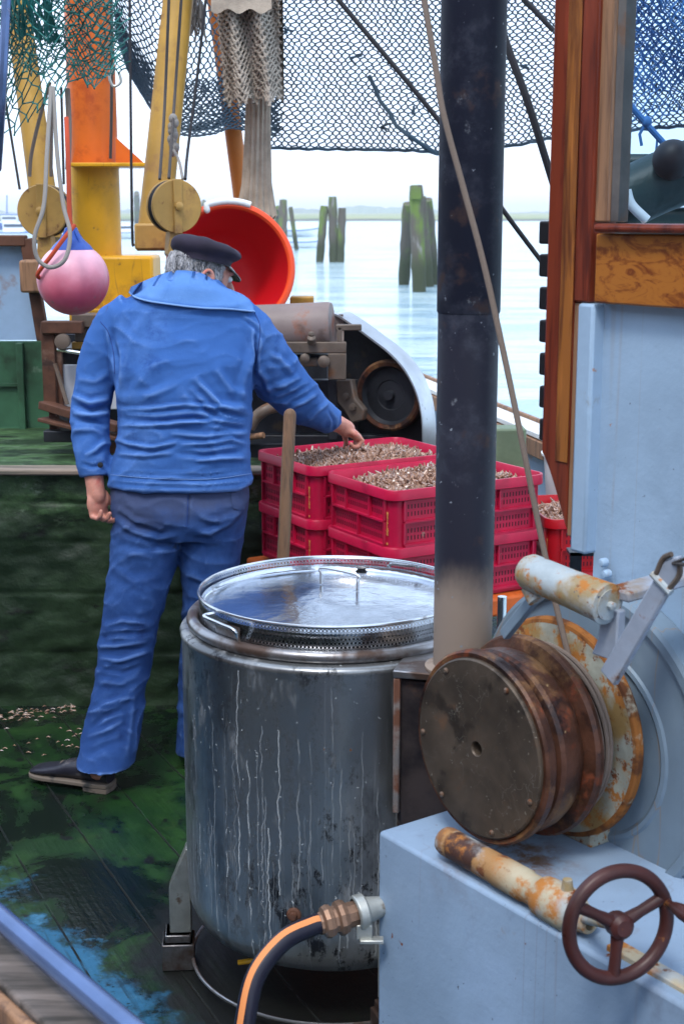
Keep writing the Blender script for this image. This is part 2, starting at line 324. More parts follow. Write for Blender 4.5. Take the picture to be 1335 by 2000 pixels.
m_green = Mat('green paint', (.028, .085, .045), .5).var(3, .6, 1.4).spots((.012,.025,.012), 5, .5, .7, det=7).spots((.10,.16,.11), 8, .62, .74, det=7).bump(30, .3, .002).done()
m_ltblue = Mat('light blue paint', (.26, .38, .55), .5).var(3, .85, 1.15).spots((.24,.17,.15), 4, .56, .66, det=7).bump(30, .3, .002).done()
PN2 = (-.77, -.64); SB = -1.53
# deck boards: run along the boat, green paint, worn blue paint to port, wet black patches, shade painted in round the kettle
_k = Mat('painted deck boards', (.005, .026, .005), .42)
_k.spots((.013,.045,.008), 3.2, .46, .62, det=9, nr=.68); _k.spots((.028,.050,.010), 7, .58, .70, det=8, nr=.7, loc=(2,7,0))
_k.spots((.002,.006,.004), 2.6, .42, .54, det=10, dist=.5, nr=.7, loc=(1,1,0), rough=.22)
_port = _k.math('ADD', _k.math('MULTIPLY', _k.coord(0), PN2[0]), _k.math('MULTIPLY', _k.coord(1), PN2[1]))
_pn = _k.math('ADD', _port, _k.math('MULTIPLY', _k.math('SUBTRACT', _k.noise(3.2, det=11, rough=.72, loc=(3,0,0)), .5), .75))
_bf = _k.ramp(_pn, SB-.04, SB+.05); _k.layer(_k.math('MULTIPLY', _bf, _k.ramp(_k.noise(28, det=9, rough=.75), .34, .46)), (.018,.105,.20), .45)
_k.layer(_k.math('MULTIPLY', _bf, _k.ramp(_k.noise(9, det=9, rough=.7, loc=(5,5,0)), .54, .68)), (.05,.17,.28), .45)
_k.spots((.09,.085,.02), 7, .66, .76, det=9)
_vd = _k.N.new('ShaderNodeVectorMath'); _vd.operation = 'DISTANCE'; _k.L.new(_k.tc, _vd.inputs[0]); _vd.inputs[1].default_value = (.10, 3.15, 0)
_k.layer(_k.ramp(_k.math('ADD', _vd.outputs['Value'], _k.math('MULTIPLY', _k.math('SUBTRACT', _k.noise(4, det=10, rough=.72, loc=(2,4,0)), .5), .9)), .68, .50), (.003,.0035,.003), .5)  # shade under and around the kettle, painted into the deck colour
_x = _k.math('ADD', _k.coord(1, rot=(0,0,R(64))), _k.math('MULTIPLY', _k.noise(4, det=6), .012)); _fr = _k.math('FRACT', _k.math('MULTIPLY', _x, 1/.20)); _seam = _k.ramp(_k.math('ABSOLUTE', _k.math('SUBTRACT', _fr, .5)), .482, .492)
_seam = _k.math('MULTIPLY', _seam, _k.ramp(_k.noise(7, det=7, loc=(8,0,0)), .36, .52))
_k.layer(_seam, (.003,.004,.003), .8)
_gr = _k.N.new('ShaderNodeTexNoise'); _gr.inputs['Scale'].default_value = 6; _gr.inputs['Detail'].default_value = 9; _mp = _k.N.new('ShaderNodeMapping'); _mp.vector_type = 'TEXTURE'; _mp.inputs['Rotation'].default_value = (0,0,R(-64)); _mp.inputs['Scale'].default_value = (1.6,.12,1); _k.L.new(_k.tc, _mp.inputs[0]); _k.L.new(_mp.outputs[0], _gr.inputs['Vector'])
_k.layer(_k.ramp(_gr.outputs[0], .56, .70, 0, .6), (.003,.008,.004)); _k.bump(src=_gr.outputs[0], st=.35, dist=.004)
_k.spots((.003,.004,.004), 12, .60, .66, det=8, loc=(9,2,2)); _k.bump(30, .5, .003, det=8); _k.bump(src=_k.math('SUBTRACT', 1.0, _seam), st=.7, dist=.006)
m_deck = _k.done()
m_yellow = Mat('yellow mast paint', (.66, .33, .012), .42).var(3, .85, 1.1).spots((.40,.20,.02), 4, .50, .68, det=9, nr=.7).spots((.16,.08,.03), 16, .64, .70, det=9, nr=.72).drips((.20,.10,.03), 9, .05, .008, amt=.5).bump(30, .2, .001).done()
m_ochre = Mat('ochre boom paint', (.36, .20, .03), .5).var(4, .8, 1.15).spots((.24,.12,.03), 6, .50, .66, det=9, nr=.7).spots((.09,.04,.02), 14, .63, .70, det=9, nr=.72).bump(40, .2, .001).done()
m_block = Mat('ochre block paint', (.42, .245, .065), .5).var(6, .85, 1.1).spots((.28,.15,.05), 8, .48, .64, det=9, nr=.7).spots((.13,.055,.02), 16, .60, .68, det=9, nr=.72).bump(50, .3, .001).done()
m_orange = Mat('orange mast paint', (.62, .13, .015), .4).var(3, .85, 1.1).spots((.42,.07,.01), 5, .50, .66, det=9, nr=.7).spots((.15,.05,.02), 16, .64, .70, det=9, nr=.72).bump(30, .2, .001).done()
m_strut = Mat('faded orange paint', (.55, .17, .03), .5).var(3, .8, 1.1).done()
m_black = Mat('black rubber', (.012, .012, .015), .5).done()
m_blackm = Mat('black greasy steel', (.022, .024, .03), .4, .4).var(8, .6, 1.5).spots((.07,.05,.035), 9, .60, .72).bump(30, .3, .002).done()
m_alu = Mat('bare guard steel', (.50, .54, .58), .35, .8).var(8, .8, 1.1).spots((.16,.16,.18), 12, .66, .72, det=6).done()
m_roller = Mat('pinkish grey roller paint', (.20, .155, .145), .5).var(5, .85, 1.1).spots((.24,.09,.05), 5, .52, .66, det=9, nr=.7).spots((.10,.07,.06), 8, .56, .7, det=9).bump(30, .3, .001).done()
m_mach = Mat('dirty machine paint', (.115, .088, .07), .5, .2).var(8, .7, 1.3).spots((.16,.07,.03), 9, .52, .68, det=7).bump(30, .4, .002).done()
m_rustfr = Mat('rusted frame steel', (.085, .035, .02), .7).var(10, .6, 1.3).spots((.20,.13,.10), 7, .55, .70, det=7).spots((.03,.015,.012), 9, .58, .68, loc=(4,1,1)).bump(40, .5, .002).done()
m_white = Mat('white plastic', (.70, .72, .72), .4).var(6, .9, 1.05).done()
m_plate = Mat('pale grey board', (.40, .42, .46), .5).var(6, .9, 1.1).done()
m_crate = Mat('crimson crate plastic', (.46, .005, .045), .38, spec=.35).var(7, .8, 1.1).spots((.30,.003,.03), 9, .5, .7).spots((.30,.12,.10), 34, .68, .74, det=4).bump(60, .15, .0006).done()
m_crate2 = Mat('scarlet crate plastic', (.40, .005, .012), .38, spec=.35).var(7, .8, 1.1).bump(60, .15, .0006).done()
m_letter = Mat('yellow moulded lettering', (.62, .30, .08), .6).done()
m_bin = Mat('orange bin plastic', (.60, .12, .02), .45).var(6, .8, 1.1).spots((.3,.07,.02), 10, .6, .7).done()
m_redtub = Mat('red tub plastic', (.50, .003, .008), .55, spec=.25).done()
m_ortub = Mat('orange red tub rim', (.75, .075, .02), .35).done()
_k = Mat('cooked shrimp', (.30, .17, .11), .25, spec=.6); _oi = _k.N.new('ShaderNodeNewGeometry').outputs['Random Per Island']
_k.layer(_k.ramp(_oi, .0, .45), (.42,.25,.17)); _k.layer(_k.ramp(_oi, .45, .7), (.20,.10,.06)); _k.layer(_k.ramp(_oi, .78, .95), (.46,.38,.36)); _k.spots((.17,.09,.06), 160, .5, .62, det=2); m_shrimp = _k.done()
m_buoy = Mat('pink ball vinyl', (.62, .16, .23), .35).layer
_k = Mat('pink ball vinyl', (.60, .10, .16), .32); _k.layer(_k.ramp(_k.math('ADD', _k.coord(2), _k.math('MULTIPLY', _k.noise(9), .08)), .10, .24), (.70,.38,.46)); _k.var(14, .9, 1.06); _k.spots((.45,.22,.25), 9, .58, .70, det=9, nr=.7).spots((.30,.16,.15), 22, .66, .72, det=8); m_buoy = _k.done()  # paler pink towards the top
m_bbl = Mat('blue buoy cap', (.02, .07, .32), .35).var(9, .8, 1.2).done()
m_ropeg = Mat('grey rope', (.24, .22, .20), .8).bump(500, .8, .002).done()
m_ropet = Mat('brown twisted rope', (.17, .13, .105), .8).bump(260, .9, .002, stretch=(1,1,.5)).done()
m_roped = Mat('dark tarred rope', (.025, .025, .03), .8).bump(400, .6, .002).done()
m_roper = Mat('orange red rope', (.45, .06, .02), .7).bump(400, .8, .002).done()
m_wire = Mat('steel cable', (.07, .06, .055), .5, .5).done()
m_netd = Mat('dark net twine', (.040, .072, .105), .75).done()
m_netg = Mat('teal green net twine', (.012, .13, .115), .6).var(12, .6, 1.4).done()
m_netb = Mat('blue net twine', (.04, .15, .36), .6).done()
m_netw = Mat('beige net twine', (.33, .28, .23), .8).var(15, .8, 1.2).done()
m_sock = Mat('beige chafing sock', (.34, .28, .22), .85).var(12, .8, 1.2).bump(260, .8, .004, stretch=(.4,.4,1)).done()
m_skin = Mat('ruddy skin', (.52, .23, .17), .45).var(30, .85, 1.1).spots((.50,.14,.10), 25, .54, .68, det=4); m_skin.b.inputs['Subsurface Weight'].default_value = .12; m_skin.b.inputs['Subsurface Radius'].default_value = (.01,.004,.002); m_skin.b.inputs['Subsurface Scale'].default_value = .6; m_skin = m_skin.bump(180, .2, .0008).done()
m_hair = Mat('white hair', (.34, .34, .36), .6).var(70, .4, 1.4, st=(1,1,.3)).done()
m_cap = Mat('black wool cap', (.018, .014, .026), .85).var(8, .7, 1.6).bump(300, .4, .001).done()
m_peak = Mat('black cap peak', (.012, .012, .014), .25).done()
def cloth(name, base, fade, dark, ridge, stain, hem=None):
    k = Mat(name, base, .9, spec=.15); k.spots(fade, 3.2, .44, .68, det=9, nr=.7); k.spots(dark, 6, .54, .72, det=9, nr=.7, loc=(3,1,2))
    pt = k.N.new('ShaderNodeNewGeometry').outputs['Pointiness']; k.layer(k.ramp(pt, .505, .56, 0, .8), ridge); k.layer(k.ramp(pt, .495, .45, 0, .55), dark)  # fold highlights and crease shade painted into the cloth colour
    if hem: hem(k)
    k.spots(stain, 9, .64, .74, det=9, nr=.75, loc=(7,2,2))
    wv = k.N.new('ShaderNodeTexWave'); wv.inputs['Scale'].default_value = 170; wv.inputs['Distortion'].default_value = 2; k.L.new(k.mapped((.6,.6,1), (0,R(40),0)), wv.inputs[0]); k.bump(src=wv.outputs[0], st=.25, dist=.0006)
    k.bump(320, .45, .001, det=3); k.bump(26, .5, .004, det=7); return k.done()
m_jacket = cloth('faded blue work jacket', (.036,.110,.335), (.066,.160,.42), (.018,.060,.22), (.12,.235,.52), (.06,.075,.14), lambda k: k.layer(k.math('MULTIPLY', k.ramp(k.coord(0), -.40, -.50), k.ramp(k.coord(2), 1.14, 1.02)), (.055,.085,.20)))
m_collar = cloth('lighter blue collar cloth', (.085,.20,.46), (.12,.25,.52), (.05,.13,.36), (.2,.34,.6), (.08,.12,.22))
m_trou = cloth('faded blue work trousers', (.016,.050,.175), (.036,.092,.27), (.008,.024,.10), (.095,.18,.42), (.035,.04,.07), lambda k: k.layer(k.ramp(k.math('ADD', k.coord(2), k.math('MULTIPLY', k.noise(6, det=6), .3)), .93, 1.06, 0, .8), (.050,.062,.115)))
m_stitch = Mat('pale stitching', (.16,.27,.50), .9).done()
m_seam = Mat('dark seam thread', (.018, .05, .20), .9).done()
m_shoe = Mat('scuffed black leather', (.018, .018, .028), .35).spots((.10,.09,.09), 20, .58, .72, det=6, rough=.6).bump(40, .3, .001).done()
m_sole = Mat('worn pale sole', (.13, .105, .085), .8).spots((.03,.03,.03), 16, .5, .64).done()
m_sock2 = Mat('brown sock', (.16, .06, .03), .9).done()
m_shirt = Mat('checked shirt', (.05, .10, .40), .8); _ck = m_shirt.ramp(m_shirt.math('SINE', m_shirt.math('MULTIPLY', m_shirt.coord(0), 420)), -.2, .3); m_shirt.layer(_ck, (.28,.36,.58)); m_shirt = m_shirt.done()
m_hose = Mat('black rubber hose', (.012, .011, .022), .38).spots((.06,.03,.03), 20, .62, .72).bump(60, .2, .001).done()
m_stripe = Mat('orange hose stripe', (.62, .22, .07), .6).done()
m_brass = Mat('corroded brass coupling', (.20, .12, .08), .45, .5).var(20, .7, 1.3).spots((.10,.07,.06), 16, .5, .7).bump(60, .4, .001).done()
m_galv = Mat('galvanised clamp', (.42, .43, .40), .4, .6).var(20, .8, 1.1).spots((.20,.15,.11), 20, .6, .7).done()
m_rail = Mat('blue grey tube rail', (.10, .155, .30), .22, .5).var(9, .85, 1.1).spots((.20,.16,.15), 14, .64, .74, det=7, rough=.5).bump(12, .12, .003).done()
m_pile = Mat('weathered piling', (.085, .075, .06), .9).spots((.10,.15,.03), 1.6, .46, .62, st=(1,1,.4), det=7).spots((.22,.21,.20), 3, .60, .74, st=(1,1,.3), det=8, loc=(3,3,1))
m_pile.layer(m_pile.ramp(m_pile.coord(2), 1.6, .7), (.035,.045,.02)); m_pile = m_pile.bump(8, .7, .05, stretch=(1,1,.2)).done()
m_hullw = Mat('white boat hull', (.72, .75, .78), .35).done()
m_hullb = Mat('blue boat trim', (.05, .14, .42), .4).done()
m_cabin = Mat('boat cabin windows', (.05, .08, .12), .2).done()
_k = Mat('marsh grass', (.22, .26, .10), .9).spots((.12,.18,.07), .02, .45, .6, det=6).spots((.30,.30,.14), .05, .5, .65); m_marsh = _k.done()
m_mud = Mat('dark shore mud', (.05, .06, .05), .9).done()
m_far = Mat('distant woodland', (.10, .17, .12), .9).var(.03, .7, 1.3).done()
_k = Mat('harbour water', (.42, .55, .58), .10, spec=.5); _k.b.inputs['IOR'].default_value = 1.33
_k.spots((.22,.36,.44), .16, .46, .60, st=(1,2.5,1), det=8); _k.bump(.8, .9, .16, stretch=(1, 2.6, 1), det=6); _k.bump(5, .6, .03, stretch=(1, 2.2, 1), det=5); m_water = _k.done()
m_glass = bpy.data.materials.new('window glass'); m_glass.use_nodes = True
_n = m_glass.node_tree.nodes; _l = m_glass.node_tree.links; _n.clear()
_o = _n.new('ShaderNodeOutputMaterial'); _t = _n.new('ShaderNodeBsdfTransparent'); _t.inputs[0].default_value = (.62,.78,.92,1); _g = _n.new('ShaderNodeBsdfGlossy'); _g.inputs[1].default_value = .03
_fz = _n.new('ShaderNodeFresnel'); _fz.inputs[0].default_value = 1.5; _mx = _n.new('ShaderNodeMixShader'); _l.new(_fz.outputs[0], _mx.inputs[0]); _l.new(_t.outputs[0], _mx.inputs[1]); _l.new(_g.outputs[0], _mx.inputs[2]); _l.new(_mx.outputs[0], _o.inputs[0])
m_hose2 = Mat('dark green tarpaulin', (.012, .035, .035), .45).bump(6, .5, .02).done()

# ================================================================== SETTING
WZ = -1.0
b = MB(); b.add([(-2500,-300,WZ),(2500,-300,WZ),(2500,4000,WZ),(-2500,4000,WZ)], [(0,1,2,3)])
tag(b.build('water', m_water, origin=(0,0,WZ)), kind='structure')
# far shore: mud edge, flat marsh, low woodland beyond
b = MB(); g = []
xs = np.linspace(-900, 900, 181)
rows = [(470, -1.15), (474, -.35), (480, -.15), (620, .1), (900, .5), (1400, .8)]
for k, (yy, zz) in enumerate(rows): g.append([(x, yy + 10*math.sin(x*.013) + 5*math.sin(x*.05+1), zz + (.12*math.sin(x*.21)+.1*math.sin(x*.53) if k else 0)) for x in xs])
b.sheet(g); tag(b.build('marsh_shore', m_marsh, smooth=True), kind='structure')
b = MB(); g = [[], []]
for x in xs: 
    y = 466.5 + 10*math.sin(x*.013) + 5*math.sin(x*.05+1); g[0].append((x, y, -1.1)); g[1].append((x, y+4.5, -.42 + .25*math.sin(x*.17)*math.sin(x*.05)))
b.sheet(g); tag(b.build('mud_bank', m_mud), kind='structure')
b = MB(); g = [[], [], []]
for x in np.linspace(-1100, 1100, 500):
    h = 3.2 + 2.2*math.sin(x*.011+2) + 2*math.sin(x*.03) + 1.6*random.random() + 1.2*math.sin(x*.11)
    g[0].append((x, 1380, 0)); g[1].append((x, 1392 + 6*random.random(), max(h, 1.5))); g[2].append((x, 1425, 0))
b.sheet(g); tag(b.build('distant_woods', m_far, smooth=False), kind='stuff', label='pale far wood along the horizon across the water', cat='wood')

# deck (own hull of the boat below it)
DECK = [(.62,.62),(-.30,1.72),(-1.2,2.8),(-2.6,4.45),(-2.9,6.0),(-2.0,8.2),(-.4,9.6),(.25,8.7),(1.02,5.4),(1.75,3.0),(2.3,1.2),(2.0,.4),(1.0,.3)]
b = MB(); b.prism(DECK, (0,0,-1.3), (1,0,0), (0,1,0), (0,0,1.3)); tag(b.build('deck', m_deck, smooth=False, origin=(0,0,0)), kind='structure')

# port bulwark in the near left corner with its wooden cap; tube rail above it
pa, pb = atz(0, 1793, .75), atz(246, 2003, .75); pd = (pb - pa).normalized(); pn = Vector((pd.y, -pd.x, 0))   # pn points outboard
if pn.y > 0: pn = -pn
rail = empty('tube_rail', pb, 'shiny blue grey tube rail along the wooden cap at the lower left', 'rail')
b = MB(); far = pa - pd*2.6; near = pb + pd*.75
pts = [far + (near-far)*t for t in np.linspace(0, 1, 14)]; b.tube(pts, .0168, 20); b.build('rail_tube', m_rail, rail)
for t in (-2.0, -.9, 1.0):
    q = pa + pd*t; b = MB(); b.tube([q + Vector((0,0,-.05)), q + Vector((0,0,-.012))], .010, 12); b.build('stanchion', m_rail, rail)
bul = empty('port_bulwark', (pb.x, pb.y, 0), 'weathered plank cap on mossy green bulwark under the tube rail', 'bulwark')
ca = far + Vector((0,0,-.062)) ; cb = near + Vector((0,0,-.062))
b = MB(); N = 26; g = []
for i in range(2):
    pass
b.bar(ca + pn*.000, cb + pn*.000, .085, .030); b.build('cap_plank', m_wcap, bul, bevel=.006)
b = MB(); b.bar(ca + pn*.054 + Vector((0,0,-.008)), cb + pn*.054 + Vector((0,0,-.008)), .020, .034); b.build('rubbing_strip', m_wtan, bul, bevel=.006)
b = MB(); b.bar(ca + pn*.01 + Vector((0,0,-.326)), cb + pn*.01 + Vector((0,0,-.326)), .07, .62); b.build('side_planking', m_moss, bul, smooth=False)

# the quay the photograph is taken from, and an unseen brick shed added to cut ambient light
qd = (pb - pa).normalized(); q0 = pb + pn*.42
b = MB(); c_q = q0 + pn*9; b.box((c_q.x, c_q.y, -.95), (60, 18, 2.0), (qd, -pn, Vector((0,0,1)))); tag(b.build('quay', Mat('quay concrete', (.22,.21,.20), .85).var(1.5,.8,1.15).bump(30,.4,.004).done(), smooth=False), kind='structure')
sh_ = empty('light_block_shed', (q0 + pn*6), 'unseen brick shed added behind the viewpoint to block skylight', 'shed')
_k = Mat('light block brick', (.16,.065,.045), .85); _k.var(6,.7,1.2).bump(30,.4,.003)
b = MB(); c_s = q0 + pn*8.5; b.box((c_s.x, c_s.y, 2.55), (26, 4.0, 5.0), (qd, -pn, Vector((0,0,1)))); b.build('light_block_wall', _k.done(), sh_, smooth=False)
b = MB(); b.box((c_s.x, c_s.y, 5.15), (27, 4.8, .18), (qd, -pn, Vector((0,0,1)))); b.build('light_block_roof', m_black, sh_, smooth=False)
for t in (-6, -2.5, 1.5, 5): 
    b = MB(); c_w = q0 + pn*6.48 + qd*t; b.box((c_w.x, c_w.y, 2.0), (1.5, .06, 1.2), (qd, -pn, Vector((0,0,1)))); b.build('window', m_cabin, sh_, smooth=False)

# ================================================================== WHEELHOUSE
A = atz(738, 1622, .6); Bp = atz(1290, 1938, .6)
D = (Bp - A).normalized(); NN = Vector((D.y, -D.x, 0)).normalized()       # NN faces port, towards the open deck
if NN.x > 0: NN = -NN
Z = Vector((0,0,1)); FR = (D, NN, Z)
def wp(k, off, z): return A + D*k - NN*off + Vector((0,0,z - .6))       # k along the wall, off inboard, z height
def wallhit(px, py, off):        # point where the pixel ray meets the plane parallel to the wall
    r = ray(px, py); o = Vector((0,0,CAMH)); P0 = wp(0, off, 0); t = (P0 - o).dot(NN) / r.dot(NN); return o + r*t
def kz(px, py, off):
    p = wallhit(px, py, off); return (p - A).dot(D), p.z
def wbox(b, k0, k1, off0, off1, z0, z1): return b.box(wp((k0+k1)/2, (off0+off1)/2, (z0+z1)/2), (abs(k1-k0), abs(off1-off0), abs(z1-z0)), FR)
WO = .36
wh = empty('wheelhouse', wp(.6, WO, 0), 'blue grey wheelhouse with varnished wood corner post and window at right', 'wheelhouse')
kl = kz(1167, 850, WO)[0]; zsill = kz(1250, 592, WO)[1]; zs1 = kz(1250, 457, WO-.03)[1]; zs2 = kz(1250, 437, WO-.03)[1]
KR = 2.2; ZT = 3.1
b = MB(); wbox(b, kl, KR, WO, WO+.05, .0, zsill); b.build('lower_wall', m_grey, wh, smooth=False)
# wooden beam and sill below the window
kb = kz(1160, 520, WO-.03)[0]
b = MB(); wbox(b, kb, KR, WO-.030, WO+.045, zsill-.003, zs1); b.build('sill_beam', m_wplank, wh, bevel=.004)
b = MB(); wbox(b, kz(1157,450,WO-.05)[0], KR, WO-.052, WO+.045, zs1+.002, zs2); b.build('window_sill', m_wred, wh, bevel=.006)
# window frame and glass
win = empty('window', wp(.9, WO, 2.0), None, None); 
win.parent = wh; win.location = wp(.9, WO, 2.0) - wh.location
k1, k2, k3 = kz(1157, 250, WO-.02)[0], kz(1184, 250, WO-.02)[0], kz(1201, 250, WO)[0]
b = MB(); wbox(b, k1+.002, k2, WO-.014, WO+.04, zs2+.002, ZT); b.build('frame', m_wtan, win, bevel=.003)
b = MB(); wbox(b, k2+.001, k3, WO-.004, WO+.04, zs2+.003, ZT); b.build('putty_strip', m_mach, win, bevel=.002)
b = MB(); b.add([wp(k3+.001,WO+.014,zs2+.004),wp(KR,WO+.014,zs2+.004),wp(KR,WO+.014,ZT),wp(k3+.001,WO+.014,ZT)],[(0,1,2,3)]); b.build('pane', m_glass, win, smooth=False)
# corner post: three vertical mouldings, foot cut to a curve
def pxk(px, off): return kz(px, 500, off)[0]
po = WO-.020
zb = kz(1100, 1035, po)[1]; zc = kz(1070, 885, po)[1]
def strip(name, x0, x1, o, m, z0, z1=ZT, th=.09):
    b = MB(); wbox(b, pxk(x0, o), pxk(x1, o), o, o+th, z0, z1); return b.build(name, m, wh, bevel=.004)
# curved foot for the outer board
o_ = po; xa, xb = pxk(1067, o_), pxk(1096, o_); xc = pxk(1131, o_)
poly = [(xa, ZT-.6), (xa, zc-.6)]
for t in np.linspace(0, 1, 9)[1:]: poly.append((xa + (xc - .012 - xa)*t, zc-.6 - (zc - zb)*(t**1.25)))
poly += [(xc-.012, ZT-.6)]
b = MB(); b.prism(poly, A - NN*o_, D, Z, -NN*.05); b.build('corner_post', m_wred, wh, smooth=False, bevel=.004)
b = MB(); wbox(b, pxk(1096,o_)+.001, pxk(1122,o_), o_-.003, o_-.0005, zsill-.3, ZT); b.build('amber_strip', m_wamber, wh, bevel=.002)
b = MB(); wbox(b, pxk(1123,o_), pxk(1154,o_), o_-.003, o_+.06, zsill-.004, ZT); b.build('red_jamb', m_wred, wh, bevel=.004)
b = MB(); wbox(b, xc-.011, xc+.006, o_+.002, o_+.06, zb-.01, zsill-.006); b.build('edge_strip', m_wtan, wh, bevel=.002)
b = MB(); wbox(b, xc+.0065, kl+.004, WO-.028, WO+.03, zb-.035, zsill-.005); b.build('white_corner_panel', m_grey, wh, bevel=.006)
b = MB(); b.tube([wp(kl, WO-.004, zb+.02), wp(kl, WO-.004, zsill-.01)], .004, 6); b.build('weld_bead', m_grey, wh)
# dark studs along the outer edge of the post
for y in range(430, 860, 64):
    k, z = kz(1064, y+24, o_+.02); b = MB(); wbox(b, k-.006, xa+.001, o_+.008, o_+.035, z-.021, z+.021); b.build('rubber_stud', m_black, wh, bevel=.004)
b = MB(); wbox(b, kl-.35, KR, WO-.16, WO+1.7, ZT+.002, ZT+.06); b.build('light_block_roof', m_wgrey, wh, bevel=.01)  # wheelhouse's unseen roof, put in to cut the ambient light
# round chain guard on the wall behind the winch
gk, gz = kz(1150, 1445, WO-.045); GR = .293
b = MB(); b.lathe([(GR, 0), (GR+.004, .010), (GR+.004, .050), (GR-.004, .055), (GR-.020, .054), (GR-.024, .044), (.19, .043), (.186, .047), (.178, .048), (.172, .043), (0, .043)], wp(gk, WO-.001, gz), NN, 96)
b.build('round_guard', m_guard, wh, ang=30)
for (px, py) in ((1188, 1120), (1283, 1240), (1182, 1098), (1328, 1420)):
    b = MB(); p = wallhit(px, py, WO-.01); b.lathe([(.0085, 0), (.0085, .010), (.006, .014), (0, .015)], p, NN, 10); b.build('bolt', m_grey, wh)
# grey angle bracket in the gap left of the wall
b = MB(); b.pxb(1112, 1080, 1135, 1122, 2.85, .004); b.pxb(1112, 1080, 1168, 1086, 2.85, .05); b.build('bracket', m_blackm, wh, smooth=False)

# ================================================================== WHITE BOX UNDER THE WINCH
bx = empty('painted_box', wp(.4, .15, 0), 'blue grey painted steel box carrying the winch at lower right', 'steel box')
b = MB(); wbox(b, 0, 2.0, 0, WO-.002, 0, .6); b.build('casing', m_greylow, bx, bevel=.008)
b = MB(); b.tube([wp(0.02, WO-.006, .604), wp(1.0, WO-.006, .604)], .006, 6); b.build('weld_bead', m_greylow, bx)

# ================================================================== WINCH
dc = at(932, 1462, 2.39)
wi = empty('winch', (dc.x, dc.y, .6), 'rusty winch drum with flaking white flange on the painted box', 'winch')
ax = -NN
def ring(name, prof, mat, seg=96): 
    b = MB(); b.lathe([(r, h) for r, h in prof], dc, ax, seg); return b.build(name, mat, wi, ang=28)
ring('end_plate', [(0, .025), (.0122, .025), (.0125, .0), (.0145, -.003), (.06, -.0025), (.160, -.003), (.163, .0), (.164, .008)], m_disc)
ring('drum', [(.164, .004), (.172, .003), (.176, .008), (.176, .022), (.170, .028), (.158, .032), (.158, .040), (.166, .044), (.170, .052), (.168, .085), (.163, .098), (.158, .104), (.166, .106), (.182, .110), (.186, .118), (.184, .128), (.170, .134), (.140, .138), (.140, .186)], m_drum)
ring('flange', [(.10, .184), (.196, .186)], m_flange)
ring('flange_edge', [(.1962, .186), (.203, .187), (.206, .190), (.207, .200), (.203, .206), (.12, .212), (.085, .214), (.085, .30)], m_rustedge)
# wire turns between the drum and the flange
for k, (rr, hh) in enumerate(((.150, .142), (.156, .150), (.160, .158), (.163, .166), (.158, .173), (.150, .180))):
    u, v = perp(ax); n = 120; b = MB(); P = []
    for i in range(n+1):
        a = 2*math.pi*i/n; P.append(dc + ax*(hh + .002*math.sin(a+k)) + (u*math.cos(a) + v*math.sin(a))*(rr + .001*math.sin(3*a+k)))
    b.tube(P, .0042, 7, cap=False); b.build('cable_turn', m_ropet, wi)
u_, v_ = perp(ax)
for a in (20, 72, 128, 175, 235, 300):
    b = MB(); p = dc + (u_*math.cos(R(a)) + v_*math.sin(R(a)))*.150; b.lathe([(.0055, .002), (.0055, -.005), (.003, -.007), (0, -.007)], p, ax, 10); b.build('bolt', m_bolt, wi)
# pedestal below drum and stiffener
b = MB(); q = dc + ax*.22; b.box((q.x, q.y, .640) , (.20, .055, .085), FR); b.build('pedestal', m_flange, wi, bevel=.006)
b = MB(); b.tube([dc + ax*.20, dc + ax*.26], .06, 24); b.build('shaft', m_greylow, wi)
# guide roller at the top
ra = at(1040, 1122, 2.66); k_, z_ = 0, 0
ra, rb = wallhit(1035, 1117, .10), wallhit(1186, 1180, .10)
rl = empty('guide_roller', (ra + rb)/2, 'white guide roller with rust stains above the winch drum', 'roller')
b = MB(); dd = (rb - ra).normalized(); L = (rb - ra).length
b.lathe([(0, -.018), (.016, -.017), (.026, -.010), (.031, 0), (.031, L*.45), (.032, L*.7), (.034, L-.005), (.034, L), (.026, L+.002), (.026, L+.004), (0, L+.004)], ra, dd, 32); b.build('roller_tube', m_whiterust, rl, ang=50)
b = MB(); b.lathe([(.007, 0), (.007, .009), (0, .011)], rb + dd*.004, dd, 8); b.build('bolt', m_whiterust, rl)
b = MB(); q = rb - dd*.010; b.prism([(-.014,.0),(.022,.0),(.020,-.062),(.030,-.085),(-.034,-.085),(-.022,-.058)], q - NN*.012 + Vector((0,0,-.012)), D, Z, -NN*.018); b.build('bracket', m_lever, rl, bevel=.003)
b = MB(); b.bar(rb - NN*.02 + Vector((0,0,.012)), rb - NN*.20 + Vector((0,0,.020)), .05, .018); b.build('arm', m_lever, rl, bevel=.004)
b = MB(); b.tube([ra + Vector((0,0,-.026)) - NN*.0, ra + Vector((0,0,-.045)) + dd*.018], .016, 12); b.build('grease_boss', m_whiterust, rl)
b = MB(); q = ra + dd*.012 - NN*.02 + Vector((0,0,-.025)); e = wallhit(985, 1240, .13); b.bar(q, e, .014, .02); b.build('side_stay', m_guard, rl, bevel=.002)
